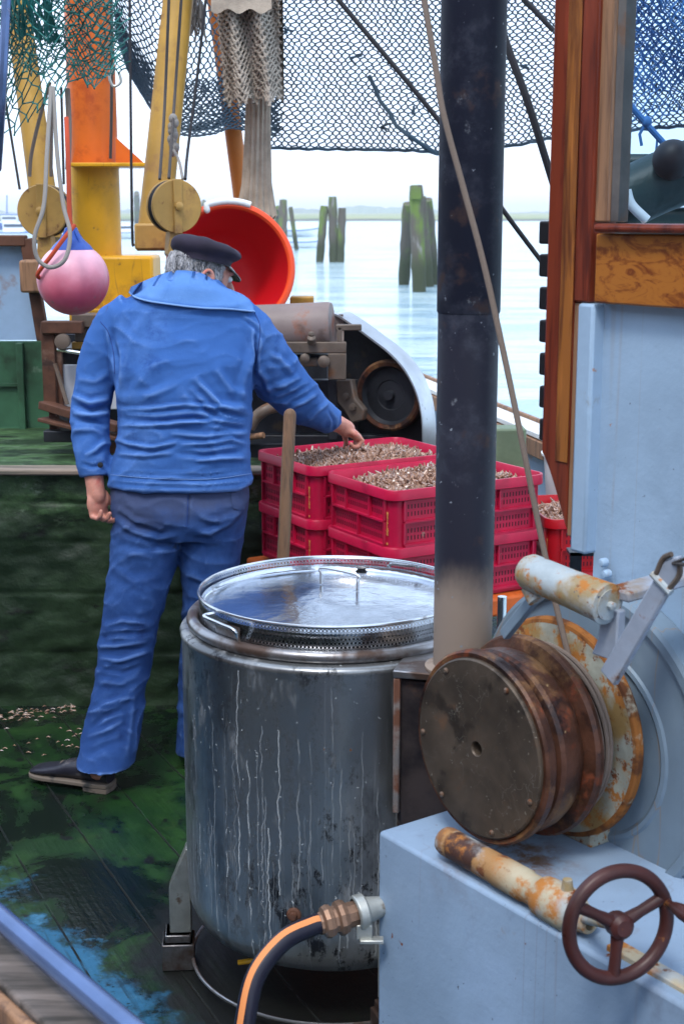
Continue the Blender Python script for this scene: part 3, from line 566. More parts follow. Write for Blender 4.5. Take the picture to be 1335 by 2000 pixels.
# brake lever
la, lb = wallhit(1183, 1325, .085), wallhit(1302, 1120, .085)
lv = empty('brake_lever', la, 'flat blue grey lever with rusty edge rising from the winch', 'lever')
b = MB(); dl = (lb - la).normalized(); sd_ = dl.cross(NN).normalized()
b.prism([(-.018,0),(.018,0),(.0155,.24),(0,.262),(-.0155,.24)], la, sd_, dl, -NN*.012)
b.build('lever_bar', m_lever, lv, bevel=.003)
for s_ in (-1, 1):
    b = MB(); b.tube(bez([lb + sd_*.016*s_ - dl*.015, lb + sd_*.019*s_ + dl*.012 , lb + dl*.03 + sd_*.010*s_]), .0045, 8); b.build('shackle', m_mach, lv)
b = MB(); b.tube([lb - dl*.02 + sd_*.022, lb - dl*.02 - sd_*.022], .006, 8); b.build('pin', m_whiterust, lv)
for i, (yy, z2) in enumerate(((1092, 0), (1150, 0))):
    b = MB(); e = wallhit(1345 + 160, yy - 130*(1 if i == 0 else .9), .085 - .1); b.tube(bez([lb + dl*.02, (lb*2 + e)/3 + Vector((0,0,-.002)), e], 6), .0028, 6); b.build('control_wire', m_wire, lv)

# handwheel with its pipe
pa_, pb_ = wallhit(868, 1640, .028), wallhit(1135, 1792, .028)
vp = empty('valve_pipe', (pa_ + pb_)/2 - Vector((0,0,.03)), 'rust streaked cream pipe lying along the edge of the box', 'pipe')
b = MB(); dd = (pb_ - pa_).normalized(); L = (pb_ - pa_).length
b.lathe([(0,-.008),(.018,-.006),(.024,0),(.0265,.01),(.0265,L*.42),(.028,L*.43),(.028,L*.62),(.026,L*.63),(.026,L*.72),(.034,L*.74),(.036,L*.80),(.036,L*.93),(.030,L*.96),(.024,L)], pa_, dd, 28); b.build('pipe_barrel', m_rustlow, vp, ang=60)
b = MB(); q = pa_ + dd*L*.90; b.tube([q + Vector((0,0,.025)), q + Vector((0,0,.052))], [.012, .008], 10); b.build('grease_nipple', m_whiterust, vp)
b = MB(); q = pa_ + dd*L; b.lathe([(.024, 0), (.020, .02), (.013, .022)], q, dd, 14); b.tube([q, wallhit(1207, 1806, -.065)], .010, 12); b.build('spindle', m_rustlow, vp)
b = MB(); b.bar(pb_ + D*.06 + Vector((0,0,-.025)) - NN*.01, pb_ + D*.25 + Vector((0,0,-.028)) - NN*.01, .03, .012); b.build('support_strip', m_rustlow, vp, bevel=.002)
hc = wallhit(1207, 1806, -.065); hub = hc
hw = empty('hand_wheel', hc, 'dark red cast iron hand wheel with crank handle on the pipe end', 'hand wheel')
wa = (D*.93 + NN*.28 + Vector((0,0,.10))).normalized(); hu, hv = perp(wa); RW = .081
b = MB(); P = [hc + (hu*math.cos(2*math.pi*i/72) + hv*math.sin(2*math.pi*i/72))*RW for i in range(73)]; b.tube(P, .0108, 14, cap=False); b.build('rim', m_wheel, hw)
b = MB(); b.lathe([(0,-.016),(.016,-.015),(.019,-.008),(.019,.012),(.012,.018),(0,.018)], hc, wa, 20); b.build('hub', m_wheel, hw)
zc_ = Z - wa*Z.dot(wa); zc_.normalize(); xc_ = zc_.cross(wa).normalized()
if xc_.x < 0: xc_ = -xc_
for a in (-97, 22, 150):
    d_ = xc_*math.cos(R(a)) + zc_*math.sin(R(a)); b = MB(); b.tube([hc + d_*.012, hc + d_*.04, hc + d_*RW], [.011, .0085, .0098], 12); b.build('spoke', m_wheel, hw)
b = MB(); d_ = xc_*math.cos(R(18)) + zc_*math.sin(R(18)); q = hc + d_*RW; b.tube([q, q + wa*.02 + D*.0, q + wa*.032, q + wa*.05, q + wa*.085, q + wa*.11], [.006, .0055, .009, .012, .012, .008], 12, rnd=True); b.build('crank_handle', m_wheel, hw)

# ================================================================== KETTLE
KX, KY = -.018, 3.10
kt = empty('shrimp_kettle', (KX, KY, 0), 'stained stainless steel cooking kettle with lid in the foreground', 'kettle')
b = MB(); b.lathe([(0,.10),(.20,.105),(.28,.125),(.322,.15),(.339,.19),(.343,.24),(.343,.812),(.346,.818),(.347,.826),(.343,.832),(.33,.836),(.318,.838)], (KX,KY,0), seg=128); b.build('kettle_body', m_steel, kt, ang=50)
b = MB(); P = [Vector((KX + .318*math.cos(2*math.pi*i/96), KY + .318*math.sin(2*math.pi*i/96), .850)) for i in range(97)]; b.tube(P, .0135, 12, cap=False); b.build('rim_tube', m_ring, kt)
# perforated strainer rim: real holes
b = MB(); r0 = .3035; n = 228; cw = 2*math.pi/n; ch = .0088; zt = .9095; rows_ = 6
def cyl(a, z, r=r0): return (KX + r*math.cos(a), KY + r*math.sin(a), z)
for j in range(rows_):
    for i in range(n):
        a = (i + .5*(j % 2))*cw; z = zt - .004 - ch*(j+.5); V = []; F = []; 
        for k in range(8):
            t = R(45*k + 22.5); c_, s_ = math.cos(t), math.sin(t); m_ = max(abs(c_), abs(s_))
            V.append(cyl(a + cw*.5*c_/m_, z + ch*.5*s_/m_)); V.append(cyl(a + cw*.33*c_, z + ch*.34*s_*1.0))
        for k in range(8):
            k2 = (k+1) % 8; F.append((2*k, 2*k2, 2*k2+1, 2*k+1))
        # corners
        b.add(V, F)
        for qx, qy in ((1,1),(-1,1),(-1,-1),(1,-1)):
            pass
for z0, z1 in ((.852, zt-.004-ch*rows_), (zt-.004, zt)):
    b.lathe([(r0, z0), (r0, z1)], (KX,KY,0), seg=128)
st_ = b.build('strainer_band', m_ss, kt, ang=60)
b = MB(); P = [Vector(cyl(2*math.pi*i/120, zt+.001, r0)) for i in range(121)]; b.tube(P, .0032, 8, cap=False); b.build('strainer_lip', m_ss, kt)
b = MB(); b.lathe([(.298,.893),(.297,.882),(.293,.8785),(.285,.878),(.24,.882),(.12,.888),(.03,.890),(0,.890)], (KX,KY,0), seg=128); ld = b.build('lid', m_lid, kt, ang=60)
b = MB(); b.lathe([(0,.0),(.016,.0),(.018,.002),(.012,.004),(0,.004)], atz(706,1108,.8845), seg=16); b.build('vent_plug', m_duct, ld)
ha, hb = atz(627, 1140, .89), atz(698, 1155, .89); up_ = Vector((0,0,.038))
b = MB(); b.tube(bez([ha, ha + up_*.6, ha + up_ + (hb-ha)*.04, hb + up_ - (hb-ha)*.04, hb + up_*.6, hb], 8), .0042, 10); b.build('lid_handle', m_ss, ld)
# side handle on the strainer (left front) and one right behind
for (a0, a1) in ((R(214), R(232)), (R(50), R(66))):
    p0 = Vector(cyl(a0, .902, r0+.003)); p1 = Vector(cyl(a1, .902, r0+.003)); o0 = Vector(cyl(a0, .899, r0+.028)); o1 = Vector(cyl(a1, .890, r0+.030)); d1 = Vector(cyl(a1, .858, r0+.012))
    b = MB(); b.tube(bez([p0, o0, (o0+o1)/2*1.0, o1, d1], 8), .0042, 10); b.build('strainer_handle', m_ss, kt)
    b = MB(); g = [[cyl(a0 + (a1-a0)*t, zz, r0+.004) for t in np.linspace(.08,.92,6)] for zz in (.862,.890)]; b.sheet(g); b.build('handle_plate', m_ring, kt)
# seam strip and small fitting
for ang_, nm in ((R(-66), 'body_seam'),):
    b = MB(); c0 = Vector((KX + .344*math.cos(ang_), KY + .344*math.sin(ang_), 0)); b.tube([c0 + Z*.22, c0 + Z*.81], .007, 8); b.build(nm, m_ring, kt)
fp = Vector((KX + .343*math.cos(R(-104)), KY + .343*math.sin(R(-104)), .275)); rd = Vector((math.cos(R(-104)), math.sin(R(-104)), 0))
b = MB(); b.lathe([(.016,-.004),(.016,.003),(.012,.006),(.009,.006),(.008,.014),(0,.015)], fp + Z*.012, rd, 14); b.lathe([(.013,-.004),(.013,.004),(.006,.010),(0,.010)], fp - Z*.018, rd, 12); b.build('rusty_fitting', m_rustfr, kt)
# legs
la_ = atz(345, 1880, .02)
for a in (R(184), R(-56+180+60), R(60), R(-70)):
    u = Vector((math.cos(a), math.sin(a), 0)); t = Vector((-u.y, u.x, 0)); c0 = Vector((KX, KY, 0))
    b = MB(); b.prism([(.336,.09),(.386,.09),(.386,.20),(.345,.30),(.336,.30)], c0 - t*.022, u, Z, t*.044); lg = b.build('leg', m_galv, kt, bevel=.002)
    b = MB(); b.box(c0 + u*.368 + Z*.078, (.06, .062, .020), (u, t, Z)); b.box(c0 + u*.368 + Z*.034, (.075, .075, .066), (u, t, Z)); b.build('foot', m_ring, lg, bevel=.003)
b = MB(); P = [Vector((KX + .335*math.cos(2*math.pi*i/72), KY + .335*math.sin(2*math.pi*i/72), .03)) for i in range(73)]; b.tube(P, .004, 8, cap=False); b.build('base_ring', m_ring, kt)
# burner housing between kettle and flue
bh = empty('burner_housing', (.235, 2.84, 0), 'sooty rounded burner housing between kettle and exhaust pipe', 'burner')
hx, hy = .06, -.02
poly = []
for t in np.linspace(math.pi, 2*math.pi, 14): poly.append((.135*math.cos(t), -.09 + .13*math.sin(t)))
poly += [(.135, .19), (-.135, .19)]
u_h = Vector((.80, -.22, 0)).normalized(); n_h = Vector((u_h.y, -u_h.x, 0))
c_h = Vector((.238, 2.700, .635))
b = MB(); b.prism(poly, c_h + n_h*-.0, u_h, Z, -n_h*.26); b.build('housing', m_duct, bh, bevel=.012)
b = MB(); b.bar(c_h - u_h*.130 + n_h*.007 + Z*.19, c_h - u_h*.130 + n_h*.007 - Z*.10, .014, .012, up=n_h); b.build('edge_strip', m_wornst, bh, bevel=.003)
b = MB(); b.box(c_h - n_h*.12 + Z*.199, (.276, .27, .016), (u_h, n_h, Z)); b.build('top_plate', m_ring, bh, bevel=.003)
# flue
FX, FY = .242, 2.745
fl = empty('exhaust_pipe', (FX, FY, .85), 'tall black exhaust pipe with scorched brown base behind the winch', 'exhaust pipe')
b = MB(); zj = at(920, 612, FY-.06).z; H_ = .848
b.lathe([(.075,-.012),(.075,-.004),(.0585,.0), (.0585, zj-.85)], (FX,FY,.85), seg=48)
lowp = b.build('lower_pipe', m_pipe, fl)
b = MB(); b.lathe([(.0590, zj-.853), (.0608, zj-.85), (.0608, 2.2), (.055, 2.2)], (FX,FY,.85), seg=48); b.build('upper_sleeve', m_pipe, fl)

# hose and coupling
hs = empty('water_hose', (-.15, 2.4, 0), 'black rubber hose with orange stripe coupled to the painted box', 'hose')
hp = [at(462, 2150, 2.30), at(478, 2000, 2.34), at(500, 1905, 2.38), at(552, 1838, 2.42), at(610, 1808, 2.45), at(640, 1800, 2.46)]
P = bez(hp, 14); b = MB(); b.tube(P, .0195, 18); b.build('hose_tube', m_hose, hs)
b = MB(); g = [[], [], [], []]
for i, p in enumerate(P):
    d = (P[min(i+1, len(P)-1)] - P[max(i-1, 0)]).normalized(); vdir = (Vector((0,0,CAMH)) - p).normalized(); nl = Vector((0,0,1)).cross(d); 
    a_ = (Vector((-.35, -.62, .70)) - d*Vector((-.35,-.62,.70)).dot(d)).normalized(); t_ = d.cross(a_)
    for k, q in enumerate((-.32, -.1, .1, .32)): g[k].append(p + (a_*math.cos(q) + t_*math.sin(q))*.0202)
b.sheet(g); b.build('hose_stripe', m_stripe, hs)
ca_, cb_ = at(628, 1803, 2.455), at(726, 1775, 2.49); dd = (cb_ - ca_).normalized(); L = (cb_-ca_).length
b = MB(); b.lathe([(.021,-.005),(.0215,0),(.030,.004),(.032,.012),(.030,.020),(.026,.022),(.026,.028),(.033,.032),(.034,.040),(.031,.048),(.025,.050),(.024,L*.75),(.02,L)], ca_, dd, 10); b.build('coupling', m_brass, hs, ang=25)
b = MB(); b.lathe([(.028, L*.66), (.034, L*.68), (.034, L*.86), (.026, L*.88), (.018, L*1.25)], ca_, dd, 18)
q = ca_ + dd*L*.8; b.box(q + Vector((.004,-.02,-.030)), (.03, .012, .03)); b.box(q + Vector((.018,-.024,-.046)), (.045, .02, .008)); b.build('lever_clamp', m_galv, hs, bevel=.002)
yh = MB(); yh.tube(bez([at(465,1880,2.95), at(490,1876,2.95), at(520,1866,2.97)], 5), [.006]*5+[.005]*6, 8); tag(yh.build('brush_handle', m_yellow), 'small yellow handle poking out under the kettle', 'handle')

# ================================================================== CRATES with shrimps
def crate_root(loc, rz, label, mat, group):
    CL, CW, CHh = .575, .40, .185; rt = empty('shrimp_crate', loc, label, 'crate', group)
    rt.rotation_euler = (0,0,0)
    cr = lambda x, y: Vector((x*math.cos(rz) - y*math.sin(rz), x*math.sin(rz) + y*math.cos(rz), 0))
    X, Yv = cr(1,0), cr(0,1); O = Vector(loc)
    def rr(hl, hw, rad, n=6):
        P = []
        for (cx, cy, a0) in ((hl-rad, hw-rad, 0), (-hl+rad, hw-rad, 90), (-hl+rad, -hw+rad, 180), (hl-rad, -hw+rad, 270)):
            for k in range(n+1):
                a = R(a0 + 90*k/n); P.append((cx + rad*math.cos(a), cy + rad*math.sin(a)))
        return P
    def wall(b, prof):           # prof: [(outset, z)] swept round the rounded rectangle
        loops = [rr(CL/2 + o, CW/2 + o, .045 + o) for o, z in prof]; n = len(loops[0]); V = []; F = []
        for (o, z), lp in zip(prof, loops): V += [O + X*p[0] + Yv*p[1] + Z*z for p in lp]
        for i in range(len(prof)-1):
            for k in range(n): k2 = (k+1) % n; F.append((i*n+k, i*n+k2, (i+1)*n+k2, (i+1)*n+k))
        b.add(V, F)
    b = MB(); wall(b, [(-.022,.0),(-.012,.0),(-.012,.010),(-.014,.012),(-.014,.150),(-.004,.152),(0,.155),(0,CHh-.003),(-.002,CHh),(-.008,CHh),(-.010,CHh-.003),(-.018,.15),(-.024,.006)])
    F0 = rr(CL/2-.024, CW/2-.024, .03); b.add([O + X*p[0] + Yv*p[1] + Z*.006 for p in F0], [tuple(range(len(F0)))]); 
    # ribs on the four sides
    def side_box(sx, sy, u0, u1, z0, z1, t0, t1):
        if sy: c = O + X*(u0+u1)/2 + Yv*sy*(CW/2 + (t0+t1)/2) + Z*(z0+z1)/2; b.box(c, (abs(u1-u0), abs(t1-t0), abs(z1-z0)), (X, Yv, Z))
        else: c = O + Yv*(u0+u1)/2 + X*sx*(CL/2 + (t0+t1)/2) + Z*(z0+z1)/2; b.box(c, (abs(t1-t0), abs(u1-u0), abs(z1-z0)), (X, Yv, Z))
    for (sx, sy, hl) in ((0,1,CL/2),(0,-1,CL/2),(1,0,CW/2),(-1,0,CW/2)):
        e = hl - .05
        side_box(sx, sy, -e, e, .084, .090, -.0135, -.003); side_box(sx, sy, -e, e, .012, .020, -.0135, -.002)
        for u in (-e, -e*.02, e): side_box(sx, sy, u-.003, u+.003, .0205, .0835, -.0135, -.004)
        for u in (-e, -e*.45, e*.45, e): side_box(sx, sy, u-.003, u+.003, .0905, .1515, -.0135, -.004)
    b.cur = 1
    for (sx, sy, hl) in ((0,1,CL/2),(0,-1,CL/2),(1,0,CW/2),(-1,0,CW/2)):
        e = hl - .062; nn_ = int(2*e/.0115)
        for zz in (.034, .056, .106, .128):
            for i in range(nn_):
                u = -e + 2*e*(i+.5)/nn_
                if sy: b.box(O + X*u + Yv*sy*(CW/2-.0137) + Z*(zz+.004), (.0045, .0008, .0135), (X, Yv, Z))
                else: b.box(O + Yv*u + X*sx*(CL/2-.0137) + Z*(zz+.004), (.0008, .0045, .0135), (X, Yv, Z))
    b.build('crate_body', [mat, m_slot], rt, ang=35)
    # moulded vertical lettering at both ends of each side
    for (sx, sy, uu) in ((-1,0,-CW/2+.040),(1,0,CW/2-.040)):
        if sy: c = O + X*uu + Yv*sy*(CW/2-.0125); xd = X; nd = -Yv
        else: c = O + Yv*uu + X*sx*(CL/2-.0125); xd = -Yv*(-sx); nd = X*sx
        lettering('NEIPLOG', c + Z*.082, xd, Z, nd, .0125, rt)
        lettering('01', c + Z*.022, xd, Z, nd, .009, rt, vertical=False)
    return rt
m_slot = Mat('dark crate opening', (.09, .002, .012), .6).done()
_lc = {}
def lettering(txt, c, u, v, n, size, parent, vertical=True):
    key = (txt, size, vertical)
    if key not in _lc:
        cu = bpy.data.curves.new('t', 'FONT'); cu.body = '\n'.join(txt) if vertical else txt; cu.size = size; cu.align_x = 'CENTER'; cu.space_line = .82; cu.extrude = .0004; cu.offset = .0004
        ob = bpy.data.objects.new('t', cu); C.objects.link(ob); dg = bpy.context.evaluated_depsgraph_get(); me = bpy.data.meshes.new_from_object(ob.evaluated_get(dg)); bpy.data.objects.remove(ob)
        vs = np.array([q.co[:] for q in me.vertices]); vs[:,1] -= (vs[:,1].max()+vs[:,1].min())/2; _lc[key] = (vs, [tuple(p.vertices) for p in me.polygons])
    vs, fs = _lc[key]; b = MB(); b.add([Vector(c) + Vector(u)*x + Vector(v)*y + Vector(n)*(z+.0005) for x, y, z in vs], fs)
    return b.build('lettering', m_letter, parent, smooth=False)
def shrimp_heap(loc, rz, L, W, n, peak, name_label, scale=1.0, seedz=0, cover=True):
    X = Vector((math.cos(rz), math.sin(rz), 0)); Yv = Vector((-math.sin(rz), math.cos(rz), 0)); b = MB(); rg = random.Random(seedz)
    def hz(x, y): return peak*(1 - (2*x/L)**2)*(1 - (2*y/W)**2) + .006*math.sin(31*x+2)*math.sin(37*y)
    g = [[Vector(loc) + X*x + Yv*y + Z*(hz(x, y)-.012) for x in np.linspace(-L/2, L/2, 14)] for y in np.linspace(-W/2, W/2, 12)]; b.sheet(g)
    for i in range(n):
        x = rg.uniform(-L/2+.012, L/2-.012); y = rg.uniform(-W/2+.012, W/2-.012); c = Vector(loc) + X*x + Yv*y + Z*(hz(x, y) + rg.uniform(-.006, .012))
        a = rg.uniform(0, 6.28); e = rg.uniform(-1.1, 1.1); d = Vector((math.cos(a)*math.cos(e*.6), math.sin(a)*math.cos(e*.6), math.sin(e*.6))); u, v = perp(d)
        w_ = rg.uniform(0, 6.28); q = u*math.cos(w_) + v*math.sin(w_); l = rg.uniform(.012, .020)*scale; cv = rg.uniform(.8, 1.5)
        P = [c + d*l*math.sin(t*cv) + q*l*(math.cos(t*cv)-1) for t in (-1.35, -.7, 0, .7, 1.3)]
        b.tube(P, [.0012*scale, .0042*scale, .0056*scale, .0052*scale, .0020*scale], 6)
    o = b.build('shrimps', m_shrimp); return tag(o, name_label, 'shrimps', kind='stuff')
CX = Vector((.85,.50,0)).normalized(); CRZ = math.atan2(CX.y, CX.x); CYv = Vector((-CX.y, CX.x, 0))
near_c = atz(764, 961, .95); CH_ = .185
fc = near_c + CX*.2875 + CYv*.20; fc.z = 0
bc_ = fc + CYv*.405 - CX*.035; bc_.z = 0
gcr = 'red plastic crates of shrimps stacked behind the kettle'
z1_, z2_ = .95-CH_, .95-2*CH_+.012
crate_root(fc + Z*z1_, CRZ, 'heaped crimson crate of shrimps nearest the exhaust pipe, top of front stack', m_crate, gcr)
crate_root(fc + Z*z2_, CRZ, 'crimson crate under the front heaped crate, directly behind the kettle', m_crate, gcr)
crate_root(bc_ + Z*(z1_+.012), CRZ, 'heaped crimson crate of shrimps below the man\'s right hand', m_crate, gcr)
crate_root(bc_ + Z*(z2_+.012), CRZ, 'crimson crate under the rear heaped crate, behind the wooden pole', m_crate, gcr)
shrimp_heap(fc + Z*(.95-.044), CRZ, .525, .35, 2500, .034, 'heap of small cooked shrimps filling the nearer top crate', seedz=1)
shrimp_heap(bc_ + Z*(.962-.044), CRZ, .525, .35, 2500, .032, 'heap of small cooked shrimps filling the farther top crate', seedz=2)
# two scarlet crates to the right
rc = atz(1040, 1014, .80); RZ2 = R(8); c2 = rc + Vector((.30, .22, 0)); c2.z = 0
crate_root(c2 + Z*(.80-CH_), RZ2, 'scarlet crate of shrimps seen below the curved foot of the wheelhouse post', m_crate2, gcr)
crate_root(c2 + Z*(.80-2*CH_+.012), RZ2, 'scarlet crate at the bottom, under the one beside the wheelhouse', m_crate2, gcr)
shrimp_heap(c2 + Z*(.80-.035), RZ2, .52, .345, 1100, .02, 'patch of shrimps in the scarlet crate beside the wheelhouse', seedz=3)
wt = empty('white_tub', c2 + Vector((.02,.48,.60)), 'white tub of shrimps behind the scarlet crate', 'tub')
b = MB(); b.lathe([(.15,0),(.17,.02),(.19,.28),(.20,.285),(.20,.292),(.185,.290),(.165,.03),(0,.02)], wt.location, seg=40); b.build('tub_body', m_white, wt, ang=50)
b = MB(); b.box(wt.location + Z*-.30, (.45,.42,.59)); tag(b.build('stand_box', m_bin, bevel=.01), 'orange block stand under the white tub', 'stand')
shrimp_heap(wt.location + Z*.255, 0, .26, .26, 420, .02, 'shrimps in the white tub near the gunwale', seedz=4)
# orange bin carrying the stacks
obn = empty('orange_bin', fc + CYv*.2, 'orange plastic bin carrying the crate stacks, with dark openings', 'bin')
b = MB(); cc = fc + CYv*.2 - CX*.015; zt_ = z2_ - .003
b.box(cc + Z*(zt_-.03), (.66,.86,.06), (CX, CYv, Z)); b.box(cc + Z*.06, (.62,.82,.10), (CX, CYv, Z))
for sx in (-1, 1):
    for sy in (-1, 0, 1): b.box(cc + CX*sx*.27 + CYv*sy*.37 + Z*((zt_-.06+.11)/2), (.07,.07,zt_-.06-.112), (CX, CYv, Z))
b.build('bin_frame', m_bin, obn, bevel=.01); b = MB(); b.box(cc + Z*.24, (.50,.70,.24), (CX, CYv, Z)); b.build('inner_box', m_black, obn, bevel=.01)
# chrome stub pipe near the flue
b = MB(); p = at(980, 1165, 3.25); b.tube([p, Vector((p.x, p.y, .0))], .011, 14); tag(b.build('chrome_tube', m_ss), 'short upright chrome tube between kettle and roller', 'tube')

# wooden pole in front of the crates
b = MB(); p0, p1 = at(566, 810, 3.66), at(553, 1085, 3.60); p2 = p1 + (p1-p0).normalized()*(p1.z/abs((p1-p0).normalized().z)); b.tube([p0, p1, p2], [.0165,.0165,.0165], 14, rnd=True); tag(b.build('wooden_pole', m_handle), 'brown wooden pole standing upright in front of the crates', 'pole')

# ================================================================== FOREDECK: hatch, panels, machine
ht = empty('hatch_coaming', (-1.3, 4.9, 0), 'mossy green wooden hatch side behind the fisherman', 'hatch')
FYh = 4.85; zh = at(100, 915, FYh).z
xr = at(520, 1000, FYh).x
b = MB(); b.box(((-2.7+xr)/2, FYh+.66, zh/2-.015), (xr+2.7, 1.2, zh-.03)); b.build('box_body', m_moss, ht, smooth=False)
from mathutils import noise as mnoise
b = MB(); g = []
for zz in np.linspace(.0, zh-.02, 90):
    row = []
    for xx in np.linspace(-2.7, xr, 230):
        lump = .030*mnoise.fractal(Vector((xx*2.2, 1.3, zz*3.4)), 1.0, 2.0, 5) + .010*mnoise.noise(Vector((xx*13, 5, zz*19)))
        gr = 0
        for sz, sa in ((.20, .9), (.42, 1.), (.61, .8), (.745, 1.)):
            sw = sz + .012*mnoise.noise(Vector((xx*3, sz*9, 0))) ; gr += .020*sa*math.exp(-((zz-sw)/.007)**2)*(.45 + .9*mnoise.noise(Vector((xx*2.1, sz*5, 4)))**2*4 if True else 1)
        row.append((xx, FYh + .02 - lump*.7 + min(gr, .03)*.55, zz))
    g.append(row)
b.sheet(g); b.build('mossy_boards', m_moss, ht, ang=180)
b = MB(); g = []
b.box(((-2.7+xr)/2, FYh+.02, zh-.010), (xr+2.72, .10, .020)); b.build('edge_strip', m_wgrey, ht, bevel=.006)
# scraps of shrimp shell along the foot of the hatch
b = MB(); rg = random.Random(5)
for i in range(95):
    if i < 70: t = rg.random(); px, py = 0 + 150*t, 1402 - 22*t + rg.gauss(0, 6)
    else: px, py = rg.uniform(0, 190), rg.uniform(1420, 1480)
    p = atz(px, py, .004); a = rg.uniform(-.5, .5); l = rg.uniform(.004, .011); d = Vector((math.cos(a), math.sin(a)*.8, .1)); b.tube([p - d*l, p + Vector((0,0,.003)), p + d*l], [.0008, .0022, .0007], 5)
tag(b.build('shell_scraps', m_shrimp), 'pale shell scraps scattered on the deck by the hatch foot', 'scraps', kind='stuff')

# green panel wall and light blue bulwark panel behind
gp = empty('green_bulwark', (-1.6, 6.0, 0), 'dark green panelled bulwark at the left behind the hatch', 'bulwark')
b = MB(); b.pxb(-220, 668, 470, 1000, 6.0, .06); b.build('panel', m_green, gp, smooth=False)
for x in (45, 130, 215): b = MB(); b.pxb(x-7, 670, x+6, 1000, 5.965, .034); b.build('post', m_green, gp, bevel=.004)
for y in (752, 838): b = MB(); b.pxb(-220, y-3, 44, y+3, 5.985, .014); b.build('batten', m_green, gp)
lb_ = empty('steel_bulwark', (-1.8, 6.1, 0), 'light blue steel bulwark plate with brown frame at the left edge', 'bulwark')
b = MB(); a0 = [at(-160,478,6.12), at(48,478,6.12), at(80,664,6.12), at(-160,664,6.12)]; b.add([*a0, *[p + Vector((0,.03,0)) for p in a0]], [(0,3,2,1),(4,5,6,7),(0,1,5,4),(1,2,6,5),(2,3,7,6),(3,0,4,7)]); b.build('plate', m_ltblue, lb_, smooth=False)
b = MB(); b.bar(at(-160,470,6.09), at(52,470,6.09), .06, .045); b.build('top_rail', m_rustfr, lb_, bevel=.005)
b = MB(); b.bar(at(52,466,6.09), at(86,668,6.09), .05, .05, up=Vector((0,1,0))); b.build('slanted_post', m_rustfr, lb_, bevel=.005)
b = MB(); b.pxb(38, 508, 82, 572, 5.95, .12); b.build('wood_block', m_wtan, lb_, bevel=.01)

# sieve machine
MY = 5.35
mc = empty('shrimp_sieve', (-.5, MY, 0), 'rusty shrimp sorting machine with roller and belt guard behind the man', 'machine')
def mp(name, mat, *rects, bevel=.004):
    b = MB()
    for (x0,y0,x1,y1,dy,t) in rects: b.pxb(x0,y0,x1,y1,MY+dy,t)
    return b.build(name, mat, mc, bevel=bevel)
mp('left_frame', m_rustfr, (82,632,108,790,.0,.05), (80,628,160,652,-.02,.06), (108,652,122,800,.02,.03))
b = MB(); b.bar(at(84,790,MY), at(235,836,MY-.2), .05, .03); b.bar(at(84,818,MY), at(235,856,MY-.2), .06, .014); b.pxb(96,795,112,850,MY,.05); b.build('lower_rail', m_rustfr, mc, bevel=.003)
mp('cross_beam', m_blackm, (85,842,225,864,-.05,.06))
mp('rear_beam', m_blackm, (470,850,860,880,.05,.05))
mp('middle_leg', m_rustfr, (200,836,230,900,.0,.05))
mp('dark_backing', m_blackm, (112,652,640,900,.40,.45))  # plain dark block put in to fill the gap behind the frame
mp('top_bracket', m_mach, (140,614,240,640,.04,.10), (146,640,235,668,.06,.02))
mp('grey_hopper', m_blackm, (112,680,240,740,.10,.25)); mp('pale_board', m_plate, (119,712,240,800,.04,.012)); mp('yellow_bar', m_ochre, (140,668,180,682,.06,.03))
b = MB(); b.lathe([(.028,0),(.028,.03),(.014,.034),(0,.034)], at(124,666,MY-.02), (0,-1,0), 16); b.build('knob', m_mach, mc)
b = MB(); b.tube([at(112,682,MY-.03), at(165,690,MY-.03)], .008, 8); b.build('chrome_rod', m_ss, mc)
b = MB(); b.bar(at(108,710,MY-.02), at(132,790,MY-.04), .012, .02, up=Vector((0,1,0))); b.build('brace', m_mach, mc)
# hooded roller
r0_, r1_ = at(400, 646, MY+.02), at(648, 636, MY-.05); rad = .088
b = MB(); dd = (r1_-r0_).normalized(); L = (r1_-r0_).length; b.lathe([(0,0),(rad,0),(rad,L-.01),(rad*.96,L),(0,L)], r0_, dd, 36); b.build('roller', m_roller, mc, ang=50)
b = MB(); b.lathe([(rad+.006, L-.10),(rad+.012,L-.10),(rad+.012,L+.03),(rad+.006,L+.03)], r0_, dd, 30, a0=R(60), a1=R(200)); b.build('roller_hood', m_roller, mc)
mp('bearing_bar', m_mach, (470,668,676,690,-.13,.03), (470,700,620,716,-.10,.03), (640,690,676,742,-.13,.03), (658,638,668,690,-.12,.03), (655,634,706,646,-.12,.03))
mp('bearing_bar_shadow', m_blackm, (470,692,640,702,-.06,.03), (470,742,700,900,.10,.05), (640,742,660,860,-.02,.04))
b = MB(); 
for (x,y,r) in ((608,664,.016),(608,656,.011),(595,700,.018),(632,706,.022)):
    b = MB(); b.lathe([(r,-.012),(r,.012),(r*.5,.018),(0,.018)], at(x,y,MY-.15), (0,-.6,.8) if y < 670 else (0,-1,0), 12)
    b.build('grease_cup', m_mach, mc)
b = MB(); b.tube(bez([at(487,835,MY-.15), at(500,815,MY-.15), at(520,800,MY-.15), at(545,792,MY-.12)], 6), .022, 12); b.build('bent_pipe', m_mach, mc)
b = MB(); b.tube([at(470,856,MY-.12), at(515,850,MY-.16)], .012, 10); b.build('wooden_grip', m_wtan, mc)
mp('dark_tray', m_blackm, (470,866,560,916,-.1,.4))
